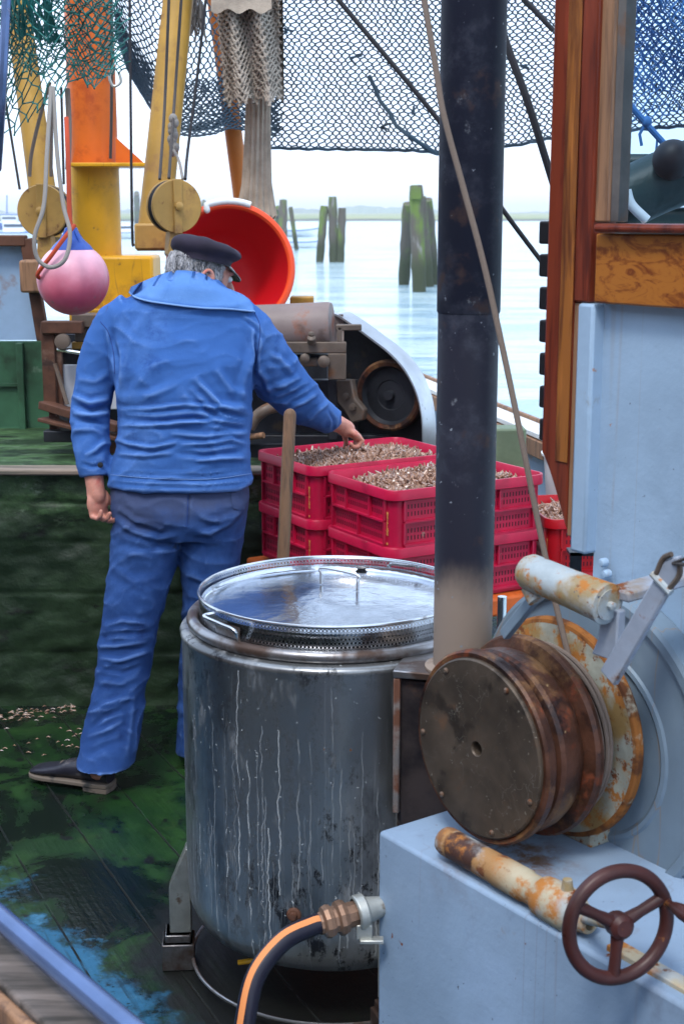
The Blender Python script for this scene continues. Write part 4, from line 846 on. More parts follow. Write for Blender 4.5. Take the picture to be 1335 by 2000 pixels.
# pulley and belt guard: plane faces the camera, swung slightly
gc_ = at(752, 778, MY-.05); gx = Vector((.88,-.47,0)).normalized(); gn = Vector((gx.y, -gx.x, 0)).normalized()
if gn.y > 0: gn = -gn
def gp2(px, py):
    r = ray(px, py); o = Vector((0,0,CAMH)); t = (gc_ - o).dot(gn)/r.dot(gn); p = o + r*t - gc_; return (p.dot(gx), p.z)
outer = [gp2(*q) for q in ((646,612),(660,614),(692,634),(727,660),(762,687),(792,720),(814,762),(825,807),(828,862),(828,940))]
outer = [(p.x, p.y) for p in bez([Vector((a, b_, 0)) for a, b_ in outer], 5)]
b = MB(); g = [[gc_ + gx*a + Z*z + gn*.01 for a, z in outer], [gc_ + gx*a + Z*z - gn*.105 for a, z in outer]]
inner = [(a - .004, z - .006) for a, z in outer]
b.sheet(g); g2 = [[gc_ + gx*a + Z*z + gn*.01 for a, z in inner], [gc_ + gx*a + Z*z - gn*.105 for a, z in inner]]; b.sheet(g2); b.sheet([g[0], g2[0]]); b.build('belt_guard', m_alu, mc)
plate = [(a-.002, z-.003) for a, z in outer] + [gp2(652, 940)]
b = MB(); b.prism(plate, gc_ - gn*.102, gx, Z, -gn*.004); b.build('guard_back', m_blackm, mc, smooth=False)
b = MB(); pc = gc_ + gx*gp2(748,775)[0] + Z*gp2(748,775)[1] - gn*.07; pr = .135
b.lathe([(.112,.030),(pr-.008,.034),(pr,.028),(pr,-.01)], pc, gn, 48); pl_ = b.build('pulley', m_drum, mc, ang=40); b = MB(); b.lathe([(0,.030),(.018,.030),(.020,.008),(.055,.006),(.058,.010),(.100,.010),(.1118,.026)], pc, gn, 48); b.build('pulley_web', m_blackm, pl_, ang=40)
b = MB(); b.prism([(-.085,.085),(-.02,.09),(-.005,.02),(.035,-.02),(.03,-.06),(-.02,-.075),(-.05,-.03),(-.08,-.0)], gc_ + gx*gp2(710,785)[0] + Z*gp2(710,785)[1] + gn*.03, gx, Z, gn*.035); b.build('idler_arm', m_mach, mc, bevel=.006)
for q in ((692,770),(705,790)): b = MB(); b.lathe([(.014,0),(.014,.012),(0,.014)], gc_ + gx*gp2(*q)[0] + Z*gp2(*q)[1] + gn*.066, gn, 8); b.build('bolt', m_mach, mc)

# starboard gunwale
g0, g1 = atz(760, 722, .86), atz(1085, 856, .86); gd = (g1 - g0).normalized(); g1e = g1 + gd*1.5; g0e = g0 - gd*.8
gu = empty('starboard_gunwale', (g0+g1)/2, 'wooden gunwale with white cap along the far side of the deck', 'gunwale')
gs = Vector((gd.y, -gd.x, 0)); gs = gs if gs.x > 0 else -gs
b = MB(); b.bar(g0e, g1e, .11, .022); b.build('white_cap', m_white, gu, bevel=.003)
b = MB(); b.bar(g0e + gs*.066 + Z*.01, g1e + gs*.066 + Z*.01, .018, .03); b.build('outer_bead', m_wtan, gu, bevel=.003)
b = MB(); b.bar(g0e - Z*.05 - gs*.02, g1e - Z*.05 - gs*.02, .09, .07); b.build('wooden_beam', m_wtan, gu, bevel=.004)
b = MB(); b.bar(g0e - Z*.46, g1e - Z*.46, .05, .74); b.build('inner_plating', m_ltblue, gu, smooth=False)
b = MB(); b.pxb(965, 838, 1026, 960, 5.35, .12); tag(b.build('green_bollard_box', Mat('pale green paint', (.16,.22,.14), .6).var(6,.7,1.2).done(), bevel=.008), 'pale green square post beside the crates in front of the gunwale', 'post')
# stub of ochre timber to the right of the tub
b = MB(); b.pxb(566, 580, 612, 606, 5.9, .12); tag(b.build('ochre_timber', m_ochre, bevel=.006), 'short ochre timber end beside the red tub', 'timber')

# red tub lying on its side
tc = at(452, 520, 5.75); ta = (Vector((.28,-1,.22))).normalized()
tb = empty('red_tub', tc - Z*.25, 'big red plastic tub lying on its side behind the cap', 'tub')
rr_ = .232; b = MB(); b.cur = 0
b.lathe([(rr_*.99, .0), (rr_*1.03, .012), (rr_*1.09, .012), (rr_*1.12, .004), (rr_*1.12, -.02), (rr_*1.06, -.03)], tc, ta, 64); b.build('rim', m_ortub, tb, ang=50)
b = MB(); b.lathe([(rr_*.995, .004), (rr_*.82, -.20), (rr_*.74, -.26), (rr_*.5, -.285), (0, -.29)], tc, ta, 64); b.build('inside', m_redtub, tb, ang=50)
b = MB(); b.lathe([(rr_*1.05, -.02), (rr_*.84, -.30), (0, -.305)], tc, ta, 64); b.build('outside', m_ortub, tb, ang=50)
tu, tv = perp(ta); upt = (Z - ta*Z.dot(ta)).normalized(); rt_ = upt.cross(ta).normalized()
b = MB(); P = [tc + ta*.01 + (upt*math.cos(a) + rt_*math.sin(a))*rr_*1.11*1.0 for a in np.linspace(-.35, .35, 12)]
if P[0].x > P[-1].x: P = P[::-1]
b.tube([P[0] - upt*.02] + P + [P[-1] - upt*.0], .014, 10, rnd=True); b.build('handle', m_white, tb)

# ================================================================== MAST, BOOMS, BLOCKS
ms = empty('mast', at(190, 620, 6.9), 'orange and yellow mast with welded base at the left', 'mast')
MYm = 6.9; mcx = at(190, 500, MYm).x; zf = at(190, 326, MYm).z; zbm = at(190, 615, MYm).z; rM = 48*mpx(190, 450, MYm)
b = MB(); b.lathe([(rM, zbm-.5), (rM, zf)], (mcx, MYm, 0), seg=40); b.build('lower_mast', m_yellow, ms)
b = MB(); b.lathe([(rM*.98, zf+.012), (rM*.93, 3.6)], (mcx, MYm, 0), seg=40); b.build('upper_mast', m_orange, ms)
b = MB(); x0, x1 = at(148,326,MYm).x, at(298,326,MYm).x; b.box(((x0+x1)/2, MYm-.06, zf+.004), (x1-x0, .30, .018)); b.build('flange_plate', m_yellow, ms, bevel=.004)
for (xa_, xb_) in ((226, 283), (152, 140)):
    b = MB(); a_ = at(xa_,268,MYm-.1); c_ = at(xb_,320,MYm-.1); d_ = at(xa_,320,MYm-.1); b.add([a_, c_, d_, a_+Vector((0,.012,0)), c_+Vector((0,.012,0)), d_+Vector((0,.012,0))], [(0,2,1),(3,4,5),(0,1,4,3),(1,2,5,4),(2,0,3,5)]); b.build('gusset', m_orange, ms, smooth=False)
b = MB(); b.pxb(186, 500, 300, 624, MYm-.16, .30); b.build('base_block', m_yellow, ms, bevel=.015)
b = MB(); b.pxb(135, 604, 310, 632, MYm-.22, .42); b.build('foot_plate', m_yellow, ms, bevel=.006)
def boom(name, a, c, r0, r1, mat, label):
    b = MB(); b.tube([a, a*.66 + c*.34, a*.33 + c*.67, c], [r0, r0*.7+r1*.3, r0*.3+r1*.7, r1], 20, rnd=False); return tag(b.build(name, mat), label, 'boom')
def ext(p, q, t): return p + (q-p)*t
s7 = mpx(200, 200, 6.4)
boom('boom', at(96, 470, 6.3), ext(at(96,470,6.3), at(28,-40,6.6), 1.25), 27*s7, 24*s7, m_ochre, 'ochre boom at the far left behind the green net')
boom('boom', at(300, 462, 6.2), ext(at(300,462,6.2), at(350,-20,6.5), 1.3), 32*s7, 29*s7, m_ochre, 'ochre boom leaning right behind the round block')
b = MB(); pt_ = at(300, 462, 6.15); b.box(pt_, (.15,.10,.11)); b.lathe([(.05,-.07),(.05,.07)], pt_ - Z*.01, (1,0,0), 16); tag(b.build('boom_heel', m_block, bevel=.01), 'ochre boom heel fitting behind the cap', 'fitting')
boom('strut', at(478, 430, 7.4), ext(at(478,430,7.4), at(418,-30,7.4), 1.3), 17*s7*1.15, 18*s7*1.15, m_strut, 'faded orange strut behind the beige net')
def block(px, py, Y, r, label, tilt, lower):
    c = at(px, py, Y); a = Vector((math.sin(tilt), -math.cos(tilt), 0)); rt = empty('pulley_block', c - Z*r, label, 'block', 'ochre pulley blocks hanging from the booms')
    for s_ in (-1, 1):
        b = MB(); b.lathe([(0,.006*1), (r*.97,.006), (r,.002), (r,-.006), (0,-.006)], c + a*s_*.028, a, 40); b.build('cheek', m_block, rt, ang=50)
    b = MB(); b.lathe([(r*.9,-.02),(r*.98,-.02),(r*.86,0),(r*.98,.02),(r*.9,.02)], c, a, 40); b.build('sheave', m_black, rt)
    u = a.cross(Z).normalized()
    b = MB(); b.box(c + a*.040, (.035, .010, r*2.02), (u, a, Z)); b.build('strap', m_block, rt, bevel=.003)
    b = MB(); b.lathe([(.017,0),(.017,.014),(.008,.02),(0,.02)], c + a*.046, a, 8); b.build('axle_nut', m_block, rt)
    b = MB(); b.prism([(-.026,0),(.026,0),(.036,-.09),(0,-.13),(-.036,-.09)], c - Z*r*.92 + a*.02, u, Z, -a*.05); b.build('becket', m_block, rt, bevel=.004)
    b = MB(); b.tube(bez([c - Z*(r+.07) - u*.02, c - Z*(r+.13) - u*.03, c - Z*(r+.17), c - Z*(r+.13) + u*.03, c - Z*(r+.07) + u*.02], 5), .010, 8); b.build('shackle', m_rustfr, rt)
block(88, 412, 5.6, .100, 'round ochre block above the pink buoy, rope loop in front', R(-8), 0)
block(340, 403, 5.7, .103, 'round ochre block hanging above the cap', R(28), 0)

# ================================================================== BUOY
bc2 = at(143, 545, 4.75); rb_ = 70*mpx(143, 545, 4.75)
by = empty('buoy', bc2 - Z*rb_, 'pink ball buoy with blue cone top hanging by the mast', 'buoy')
b = MB(); pr = [(rb_*math.sin(t), -rb_*math.cos(t)) for t in np.linspace(0, math.pi-.62, 26)]; b.lathe(pr, bc2, (0,0,1), 56); b.build('ball', m_buoy, by)
zz0 = rb_*math.cos(.62); b = MB(); b.lathe([(rb_*.592, zz0-.0005), (rb_*.50, rb_*.93), (rb_*.33, rb_*1.09), (rb_*.22, rb_*1.24), (rb_*.17, rb_*1.40), (rb_*.09, rb_*1.43), (0, rb_*1.43)], bc2, (0,0,1), 40)
for k in range(4):
    a = R(45+90*k); d = Vector((math.cos(a), math.sin(a), 0)); t = Vector((-d.y, d.x, 0)); b.prism([(0, rb_*.80),(rb_*.56, rb_*.80),(rb_*.2, rb_*1.34),(0, rb_*1.36)], bc2 - t*.004, d, Z, t*.008)
b.build('cone_top', m_bbl, by, ang=40)
Yr = 4.7
def rope(name, pts, r, mat, label, n=10, seg=8, cat='rope', group=None):
    P = bez([at(*p) for p in pts], n); b = MB(); b.tube(P, r, seg); return tag(b.build(name, mat), label, cat, group)
rope('rope', [(130,230,4.9),(134,330,4.8),(137,430,4.75),(146,470,4.73)], .008, m_roper, 'rust red rope holding the buoy by its blue top')
rope('rope', [(146,440,4.70),(128,462,4.66),(100,500,4.64),(74,535,4.66),(82,545,4.70)], .007, m_roper, 'red line tied round the left of the pink buoy')
rope('rope', [(100,170,4.75),(92,300,4.62),(86,400,4.55),(68,462,4.52),(74,505,4.52),(100,522,4.52),(128,505,4.52),(137,455,4.55),(124,400,4.6),(112,300,4.66),(104,170,4.75)], .0068, m_ropeg, 'grey rope hanging in a long loop over the buoy')
for (pts, r, m, lb2) in (
    ([(253,-40,6.2),(258,430,6.2),(262,480,6.2)], .006, m_roped, 'thin black line hanging right of the mast'),
    ([(218,-20,6.6),(218,200,6.6),(216,310,6.6)], .007, m_wire, 'steel stay running down the orange mast'),
    ([(331,-30,6.0),(322,200,6.0),(312,350,5.72)], .006, m_wire, 'left fall running down the right ochre boom'),
    ([(356,-30,6.0),(342,180,6.0),(330,348,5.72)], .006, m_wire, 'right fall running down the right ochre boom'),
    ([(404,-20,6.0),(385,150,6.0),(366,300,5.9),(362,350,5.7)], .006, m_roped, 'black line slanting down to the right block'),
    ([(338,290,5.95),(350,315,5.85),(357,350,5.7)], .006, m_ropeg, 'short frayed tail above the right block'),
    ([(98,160,5.5),(78,230,5.5),(62,300,5.5),(58,345,5.5)], .007, m_ropet, 'twisted brown rope down to the left block'),
    ([(10,190,5.6),(26,290,5.6),(39,370,5.6)], .005, m_wire, 'thin wire at the far left edge'),
    ([(100,180,5.5),(101,260,5.5),(100,345,5.5)], .0065, m_ropet, 'brown fall straight above the left block'),
    ([(120,170,5.5),(122,250,5.5),(125,360,5.5)], .005, m_wire, 'thin grey wire beside the grey rope loop'),
    ([(132,175,5.4),(135,250,5.3),(133,330,5.2)], .010, m_ropet, 'thick brown rope above the buoy line'),
    ([(490,405,7.2),(491,440,7.2)], .005, m_roped, 'left thin line below the beige sock'),
    ([(503,405,7.2),(506,452,7.2)], .005, m_roped, 'right thin line below the beige sock'),
    ([(524,215,6.9),(533,-20,6.9)], .007, m_roped, 'dark rope edging the big net at the beige sock'),
    ([(640,-25,5.0),(860,240,5.0),(985,415,5.1),(1075,535,5.2)], .0085, m_roped, 'black stay slanting down right across the big net'),
    ([(955,-20,4.2),(990,90,4.2),(1030,200,4.2),(1080,360,4.25)], .011, m_roped, 'thick black rope between flue and wheelhouse post'),
    ([(1000,-25,4.6),(1080,60,4.6)], .008, m_roped, 'short black rope at the top beside the wheelhouse post'),
    ([(-5,330,5.2),(3,200,5.0),(14,-20,5.0)], .016, m_rail, 'pale blue tube at the top left edge')):
    rope('rope' if 'tube' not in lb2 and 'wire' not in lb2 and 'stay' not in lb2 else ('tube' if 'tube' in lb2 else 'stay_wire'), pts, r, m, lb2, cat='tube' if 'tube' in lb2 else 'rope')
b = MB(); 
for t in range(9): p = at(338 + 3*math.sin(t*2), 232 + t*8, 5.95); b.ell(p, (.018+.004*math.sin(t*3), .018, .022), seg=10, rings=6)
tag(b.build('rope_knot', m_ropeg), 'frayed grey knot on the right boom falls', 'knot')
rope('winch_cable', [(821,-40,2.62),(850,130,2.60),(866,225,2.585),(905,370,2.57),(945,520,2.55),(985,700,2.53),(1020,870,2.51),(1050,1020,2.50),(1082,1170,2.48),(1112,1292,2.455)], .0055, m_ropet, 'brown cable coming down across the exhaust pipe to the drum', cat='cable', n=12)
b = MB(); P = bez([at(222,130,6.3), at(214,150,6.3), at(222,168,6.3), at(236,160,6.3), at(232,140,6.3)], 6); b.tube(P, .006, 8); tag(b.build('hook', m_galv), 'small steel hook in front of the orange mast', 'hook')

# ================================================================== NETS
def net(name, fn, nu, nv, r, mat, label, jit=.12, seg=4, sag=.0, vert=.3, keep=None, cat='net', seed=1):
    rg = random.Random(seed); nodes = {}
    def nd(i, j):
        if (i, j) not in nodes:
            u = (i + (.5 if j % 2 else 0) + rg.uniform(-jit, jit))/nu; v = (j + rg.uniform(-jit, jit))/nv
            nodes[(i, j)] = (Vector(fn(u, v)), Vector(fn(u, v + vert/nv)))
        return nodes[(i, j)]
    b = MB()
    def strand(p, q, rr):
        d = q - p
        if d.length < 1e-5: return
        u, v = perp(d); V = []
        for e in (p, q):
            for k in range(seg): a = 2*math.pi*k/seg; V.append(e + (u*math.cos(a) + v*math.sin(a))*rr)
        b.add(V, [(k, (k+1) % seg, seg + (k+1) % seg, seg + k) for k in range(seg)])
    for j in range(nv):
        for i in range(nu):
            if keep and not keep((i+.5)/nu, (j+.5)/nv, rg): continue
            a0, a1 = nd(i, j); strand(a0, a1, r*1.45)
            for di in ((0, -1) if j % 2 == 0 else (0, 1)):
                if 0 <= i + di < nu + 1: c0, c1 = nd(i + di, j + 1); strand(a1, c0, r)
    return tag(b.build(name, mat, smooth=False), label, cat)
def lerp(a, b_, t): return a + (b_-a)*t
def interp(x, xs_, ys_): return float(np.interp(x, xs_, ys_))
# big dark net sheet: hangs from above the frame, bottom edge nearly straight
def big(u, v):
    px = 520 + u*1000; bot = interp(px, [520,600,700,820,860,930,1000,1070,1140,1520], [288,291,292,294,300,290,284,270,262,230])
    py = lerp(bot, -70, v); Y = 7.0 + .10*math.sin(px*.021) + .05*math.sin(px*.06+v*4) - .35*v; return at(px + 6*math.sin(v*9+px*.02), py, Y)
net('trawl_net', big, 73, 48, .0036, m_netd, 'big dark trawl net curtain hanging behind the exhaust pipe', jit=.16, vert=.42)
b = MB(); b.tube([big(t, 0) + Vector((0,0,.003*math.sin(t*200))) for t in np.linspace(0,1,60)], .008, 6); tag(b.build('net_foot_rope', m_netd), 'dark foot rope along the bottom edge of the big net', 'rope')
rgk = random.Random(4); b = MB()
for i in range(12):
    u, v = rgk.random(), rgk.random(); p = Vector(big(u, v)); 
    for k in range(3): q = Vector(big(u + rgk.uniform(-.012,.012), v + rgk.uniform(.0,.05))); b.tube([p, q], .0055, 5); p = q
tag(b.build('net_tangles', m_netd), 'dark tangled knots caught in the big net', 'tangles', kind='stuff')
b = MB(); b.tube([Vector(big(u_, v_)) - Vector((0,.02,0)) for u_, v_ in ((.204,.40),(.219,.32),(.228,.26),(.246,.20),(.258,.13),(.282,.08),(.312,.03),(.336,.0))], .010, 6); tag(b.build('mending_line', m_netd), 'dark mending seam slanting over the big net', 'rope')
# left bag of the net, U shaped bottom, denser towards the bottom
def bag(u, v, Yo=0):
    px = 225 + u*320; bot = interp(px, [225,250,280,310,340,380,420,450,545], [60,140,190,240,262,268,262,250,268]) - Yo*10
    t = max(v, 0)**1.5; py = lerp(bot, -60, t); Y = 7.3 + Yo*.1 + .12*math.sin(u*9) + .25*math.sin(u*math.pi)*(v-.5); return at(px, py, Y)
net('net_bag', bag, 26, 36, .0038, m_netd, 'dark net bag sagging in a curve behind the right boom', jit=.2, vert=.4, seed=3)
net('net_bag', lambda u, v: bag(u + .02, v*.45 + .01, 1.2), 28, 20, .0038, m_netd, 'second dense layer of dark net at the bottom of the sagging bag', jit=.25, seed=4)
# teal green net, three loose layers
def gnet(k):
    def f(u, v):
        px = (-60 + u*300) + 10*math.sin(v*5+k); bot = [interp(px,[-60,0,60,120,180,240],[300,262,245,180,150,120]), interp(px,[-60,0,60,120,180,240],[270,232,140,160,165,140]), interp(px,[-60,0,60,120,180,240],[200,120,150,120,168,146])][k]
        py = lerp(bot + 10*math.sin(px*.07+k), -60, v); Y = 5.15 + .12*k + .10*math.sin(px*.05+k*2) + .05*math.sin(v*6); return at(px, py, Y)
    return f
for k, (nu, nv, lbk) in enumerate(((13, 18, 'ragged teal net hanging lowest at the top left corner'), (15, 20, 'middle fold of teal net in front of the orange mast'), (19, 20, 'rearmost tight fold of teal net near the top left'))):
    net('green_net', gnet(k), nu, nv, .0026, m_netg if k < 2 else m_netg, lbk, jit=.28, vert=.15, seed=20+k)
b = MB(); 
for j in range(26):
    P = [Vector(gnet(1)(.45 + .12*math.sin(j*1.3) + .02*math.sin(t*9+j), t)) - Vector((0,.03,0)) for t in np.linspace(.35, 1, 8)]; b.tube(P, .004, 4)
tag(b.build('green_net_bundle', m_netg), 'gathered dark green bunch of teal net strands', 'net')
# beige gathered net
def fold(u, v):
    px = 420 + u*132 + (8 - 16*v)*math.sin(u*20)*.2; py = lerp(200 + 8*math.sin(u*26), -60, v); px = lerp(px, 418 + (px-420)*1.0 + 24*(1-v)*(1-u), .9)
    Y = 6.5 + .05*math.sin(u*14 + v*3) + .05*math.sin(u*math.pi)*-1; return at(px, py, Y)
net('beige_net', fold, 14, 30, .0058, m_netw, 'thick beige gathered net hanging beside the orange strut', jit=.15, vert=.5, seed=8, seg=5)
def fold2(u, v): return Vector(fold(u, v)) + Vector((.006, .035, .01))
b = MB(); b.sheet([[Vector(fold(u, v)) + Vector((0,.05,0)) for u in np.linspace(.02,1.02,30)] for v in np.linspace(.03, 1, 16)]); tag(b.build('beige_net_lining', Mat('shadowy beige netting', (.15,.125,.10), .9).bump(120,.8,.006).done()), 'dense inner layer of the thick beige net', 'net')
b = MB(); g = []
for v in np.linspace(0, 1, 40):
    row = []; py = lerp(425, 160, v); cx = lerp(500, 505, v); hw_ = interp(v, [0,.08,.25,.6,1], [38,34,27,24,22])
    for a in np.linspace(0, 2*math.pi, 97):
        pl = 1 + (.06 + .05*(1-v))*math.cos(a*16); p = at(cx, py, 6.7); s_ = mpx(cx, py, 6.7)*hw_*pl; row.append((p.x + s_*math.cos(a), 6.7 + s_*math.sin(a)*.8, p.z + (.012*math.cos(a*16) if v == 0 else 0)))
    g.append(row)
b.sheet(g); tag(b.build('beige_sock', m_sock), 'pleated beige net sock flaring at its bottom above the red tub', 'net')
b = MB(); p = at(418, 8, 6.4); b.sheet([[at(412 + 118*t, 22 + 5*math.sin(t*17), 6.38), at(412 + 118*t, -60, 6.40)] for t in np.linspace(0,1,20)]); b.sheet([[at(412 + 118*t, 22 + 5*math.sin(t*17), 6.44), at(412 + 118*t, -60, 6.46)] for t in np.linspace(0,1,20)])
tag(b.build('beige_net_cuff', m_sock), 'folded cuff at the top of the beige net', 'net')
b = MB(); rg = random.Random(3)
for i in range(60): p = at(rg.uniform(362,395), rg.uniform(-20,30), 6.7); q = p + Vector((rg.gauss(0,.02), rg.gauss(0,.02), -rg.uniform(.04,.14))); b.tube([p, q], .004, 4)
tag(b.build('frayed_netting', m_ropeg), 'grey frayed netting tail above the right boom', 'netting', kind='stuff')
b = MB(); b.tube([at(150,-72,6.9), at(700,-72,6.75), at(1560,-72,6.7)], .05, 16); tag(b.build('net_spar', m_ochre), 'ochre spar over the top of the frame from which the big net hangs', 'spar')
b = MB(); b.tube([at(1140,-84,4.65), at(1960,-84,4.65)], .035, 16); tag(b.build('net_spar', m_ochre), 'ochre spar above the wheelhouse window carrying the blue net', 'spar')
# blue net seen through the wheelhouse window, and dark gear below it
def bnet(k):
    def f(u, v):
        px = 1170 + u*760; bot = interp(px, [1170,1200,1240,1290,1335,1450,1930], [255,250,232,236,215,190,150]) - k*60; py = lerp(bot, -80, v); return at(px + 14*v + 8*k, py - px*.0, 4.6 + .12*k + .06*math.sin(px*.03+v*5))
    return f
net('blue_net', bnet(0), 46, 26, .0022, m_netb, 'blue net seen through the wheelhouse window', jit=.25, vert=.1, seed=31)
net('blue_net', bnet(1), 50, 26, .0026, m_netb, 'denser upper fold of blue net behind the window', jit=.3, vert=.1, seed=32)
rope('rope', [(1200,170,4.5),(1255,235,4.5),(1300,285,4.5),(1345,330,4.5)], .010, m_netb, 'blue rope knotted under the net behind the window')
b = MB(); b.ell(at(1262,238,4.5), (.016,.014,.018)); b.tube([at(1262,238,4.5), at(1248,262,4.5), at(1252,285,4.5)], .005, 6); b.tube([at(1264,240,4.5), at(1283,262,4.5), at(1280,300,4.5)], .004, 6); tag(b.build('blue_knot', m_netb), 'blue knot with loose tails behind the window', 'knot')
dg_ = empty('covered_gear', at(1290, 400, 4.2), 'dark covered gear seen through the lower window', 'gear')
b = MB(); b.pxb(1165, 300, 1600, 372, 4.3, .08); b.build('dark_beam', m_hose2, dg_, bevel=.02)
b = MB(); b.tube(bez([at(1214,392,4.1), at(1280,360,4.1), at(1380,320,4.1)], 5), .085, 20, rnd=True); b.build('tarp_roll', m_hose2, dg_)
b = MB(); b.ell(at(1312, 312, 4.0), (.055,.05,.055)); b.build('round_cap', m_black, dg_)
b = MB(); b.tube(bez([at(1222,372,4.0), at(1232,400,4.0), at(1262,430,4.0)], 5), .014, 10); b.build('pale_strap', m_white, dg_)
b = MB(); b.pxb(1170, 405, 1640, 470, 4.35, .3); b.build('gear_tray', m_hose2, dg_, bevel=.02)
b = MB(); q0_, q1_ = at(1500, 471, 4.36), at(1640, 471, 4.36); b.box(((q0_.x+q1_.x)/2, 4.50, q0_.z/2), (q1_.x-q0_.x, .26, q0_.z)); b.build('gear_stand', m_hose2, dg_, bevel=.02)

# ================================================================== PILINGS AND FAR BOATS
def piling_group(px, py, label, piles, grp='clusters of weathered mooring piles in the water'):
    o = atz(px, py, WZ); rt = empty('mooring_dolphin', o, label, 'mooring piles', grp); Y = o.y; s_ = mpx(px, py, Y)
    for (xb, yb, xt, yt, wpx, ym) in piles:
        Yb = atz(xb, yb, WZ).y; a_ = at(xb, yb, Yb); t_ = at(xt, yt, Yb + .3*(Y - Yb)); a2 = a_ + (a_-t_)*.12; r = wpx*s_*.60; n = 9
        P = [a2 + (t_-a2)*k/n for k in range(n+1)]; rr2 = [r*(1.04 + .08*math.sin(k*2.3+xb)) for k in range(n)] + [r*.93]
        b = MB(); b.tube(P, rr2, 14); b.build('pile', m_pile, rt, ang=60)
    return rt
d1 = piling_group(815, 568, 'tall pile cluster with squared head right of centre in the water', [(788,556,797,398,20,0),(818,570,812,362,22,0),(846,556,832,390,22,0),(836,560,822,385,18,0)])
b = MB(); q = at(812, 378, atz(818,570,WZ).y); b.box(q, (.36,.36,.42)); b.build('pile_head', m_pile, d1, bevel=.03)
piling_group(645, 512, 'three worn piles of middle height between tub and exhaust pipe', [(624,512,633,402,13,0),(651,512,649,384,14,0),(664,512,668,406,13,0)])
piling_group(560, 488, 'thin dark piles just right of the beige sock', [(552,490,553,391,13,0),(579,488,567,404,7,0),(541,478,543,406,11,0)])
piling_group(400, 440, 'short distant piles above the red tub', [(398,436,398,394,9,0),(408,436,409,396,8,0)])
piling_group(440, 440, 'single short distant pile left of the sock', [(441,434,442,393,7,0)])
piling_group(268, 440, 'single short pile between mast and right boom', [(268,436,267,378,11,0)])
def boat(px, py, Lpx, label, mat, heading=0, cab=True, mast=0):
    o = atz(px, py, WZ); s_ = mpx(px, py, o.y); L = Lpx*s_; rt = empty('moored_boat', o, label, 'boat', 'small boats moored in the far harbour'); W = L*.28; Hh = L*.13
    X = Vector((math.cos(heading), math.sin(heading), 0)); Yv = Vector((-X.y, X.x, 0)); b = MB(); g = []
    for t in np.linspace(-1, 1, 15):
        wd = W/2*(1 - max(0, t)**2.4)*(1 if t > -.95 else .9) + .01; sh = Hh*(1 + .35*max(0, t)**2); row = []
        for q in (-1, -.85, -.4, 0, .4, .85, 1): row.append(o + X*(t*L/2*(1 + .03*abs(q))) + Yv*wd*(q if abs(q) == 1 else q*.95) + Z*(sh if abs(q) == 1 else (-.02*Hh if abs(q) < .5 else Hh*.35)))
        g.append(row)
    b.sheet(g); b.add([r[0] for r in g] + [r[-1] for r in g], [(i, i+1, 15+i+1, 15+i) for i in range(14)]); b.build('hull', mat, rt)
    b = MB(); 
    for s2 in (0, -1): b.tube([r[s2] + Z*.01 for r in g], Hh*.09, 6)
    b.build('gunwale_trim', m_hullb, rt)
    if cab:
        b = MB(); b.box(o - X*L*.05 + Z*(Hh*1.6), (L*.34, W*.6, Hh*1.2), (X, Yv, Z)); cb2 = b.build('cabin', m_hullw, rt, bevel=.05)
        b = MB(); b.box(o - X*L*.05 + Z*(Hh*1.85), (L*.30, W*.615, Hh*.4), (X, Yv, Z)); b.build('window_band', m_cabin, cb2, smooth=False)
    if mast: b = MB(); b.tube([o + Z*Hh, o + Z*(Hh + mast*s_)], L*.008, 6); b.build('mast', m_mach, rt)
    return rt
boat(590, 484, 82, 'white open boat moored right of the thin piles', m_hullw, R(4), cab=False)
boat(575, 462, 90, 'white boat with blue trim farther out right of the tub', m_hullw, R(2), cab=False)
boat(35, 470, 120, 'white cabin boat with thin mast at the far left edge', m_hullw, R(5), True, 0)
boat(250, 466, 90, 'white boat seen between the mast and the right boom', m_hullw, R(3), cab=True)
boat(395, 452, 70, 'small white cabin boat above the fisherman\'s cap', m_hullw, R(6), True)
boat(25, 448, 90, 'distant blue and white boat behind the left edge', m_hullb, R(2), True, 0)
b = MB(); o = atz(15, 440, WZ); s_ = mpx(15, 440, o.y); b.tube([at(-60,419,o.y), at(40,419,o.y)], 1.3*s_, 6); b.tube([at(14,419,o.y), at(14,381,o.y)], 1.2*s_, 6)
for x in (-30, 24): b.tube([at(x,419,o.y), at(x,440,o.y)], 1.0*s_, 6)
tag(b.build('jetty_beacon', m_hullb), 'thin blue jetty rail with upright post at the left horizon', 'rail')

# ================================================================== PERSON
MYp = 4.32
def remeshed(mb, voxel, smooth_it=4, fac=.5):
    me = bpy.data.meshes.new('tmp'); me.from_pydata(mb.v, [], mb.f); ob = bpy.data.objects.new('tmp', me); C.objects.link(ob)
    m = ob.modifiers.new('r', 'REMESH'); m.mode = 'VOXEL'; m.voxel_size = voxel
    s_ = ob.modifiers.new('s', 'SMOOTH'); s_.factor = fac; s_.iterations = smooth_it
    dg = bpy.context.evaluated_depsgraph_get(); m2 = bpy.data.meshes.new_from_object(ob.evaluated_get(dg)); bpy.data.objects.remove(ob)
    V = np.empty(len(m2.vertices)*3); m2.vertices.foreach_get('co', V); V = V.reshape(-1,3); Nn = np.empty(len(m2.vertices)*3); m2.vertices.foreach_get('normal', Nn)
    F = [tuple(p.vertices) for p in m2.polygons]; return V, F, Nn.reshape(-1,3)
def projn(V):
    z = V[:,2]-CAMH; d = V[:,1]*_c - z*_s; return 667.5 + FPX*V[:,0]/d, 1000 - FPX*(z*_c + V[:,1]*_s)/d
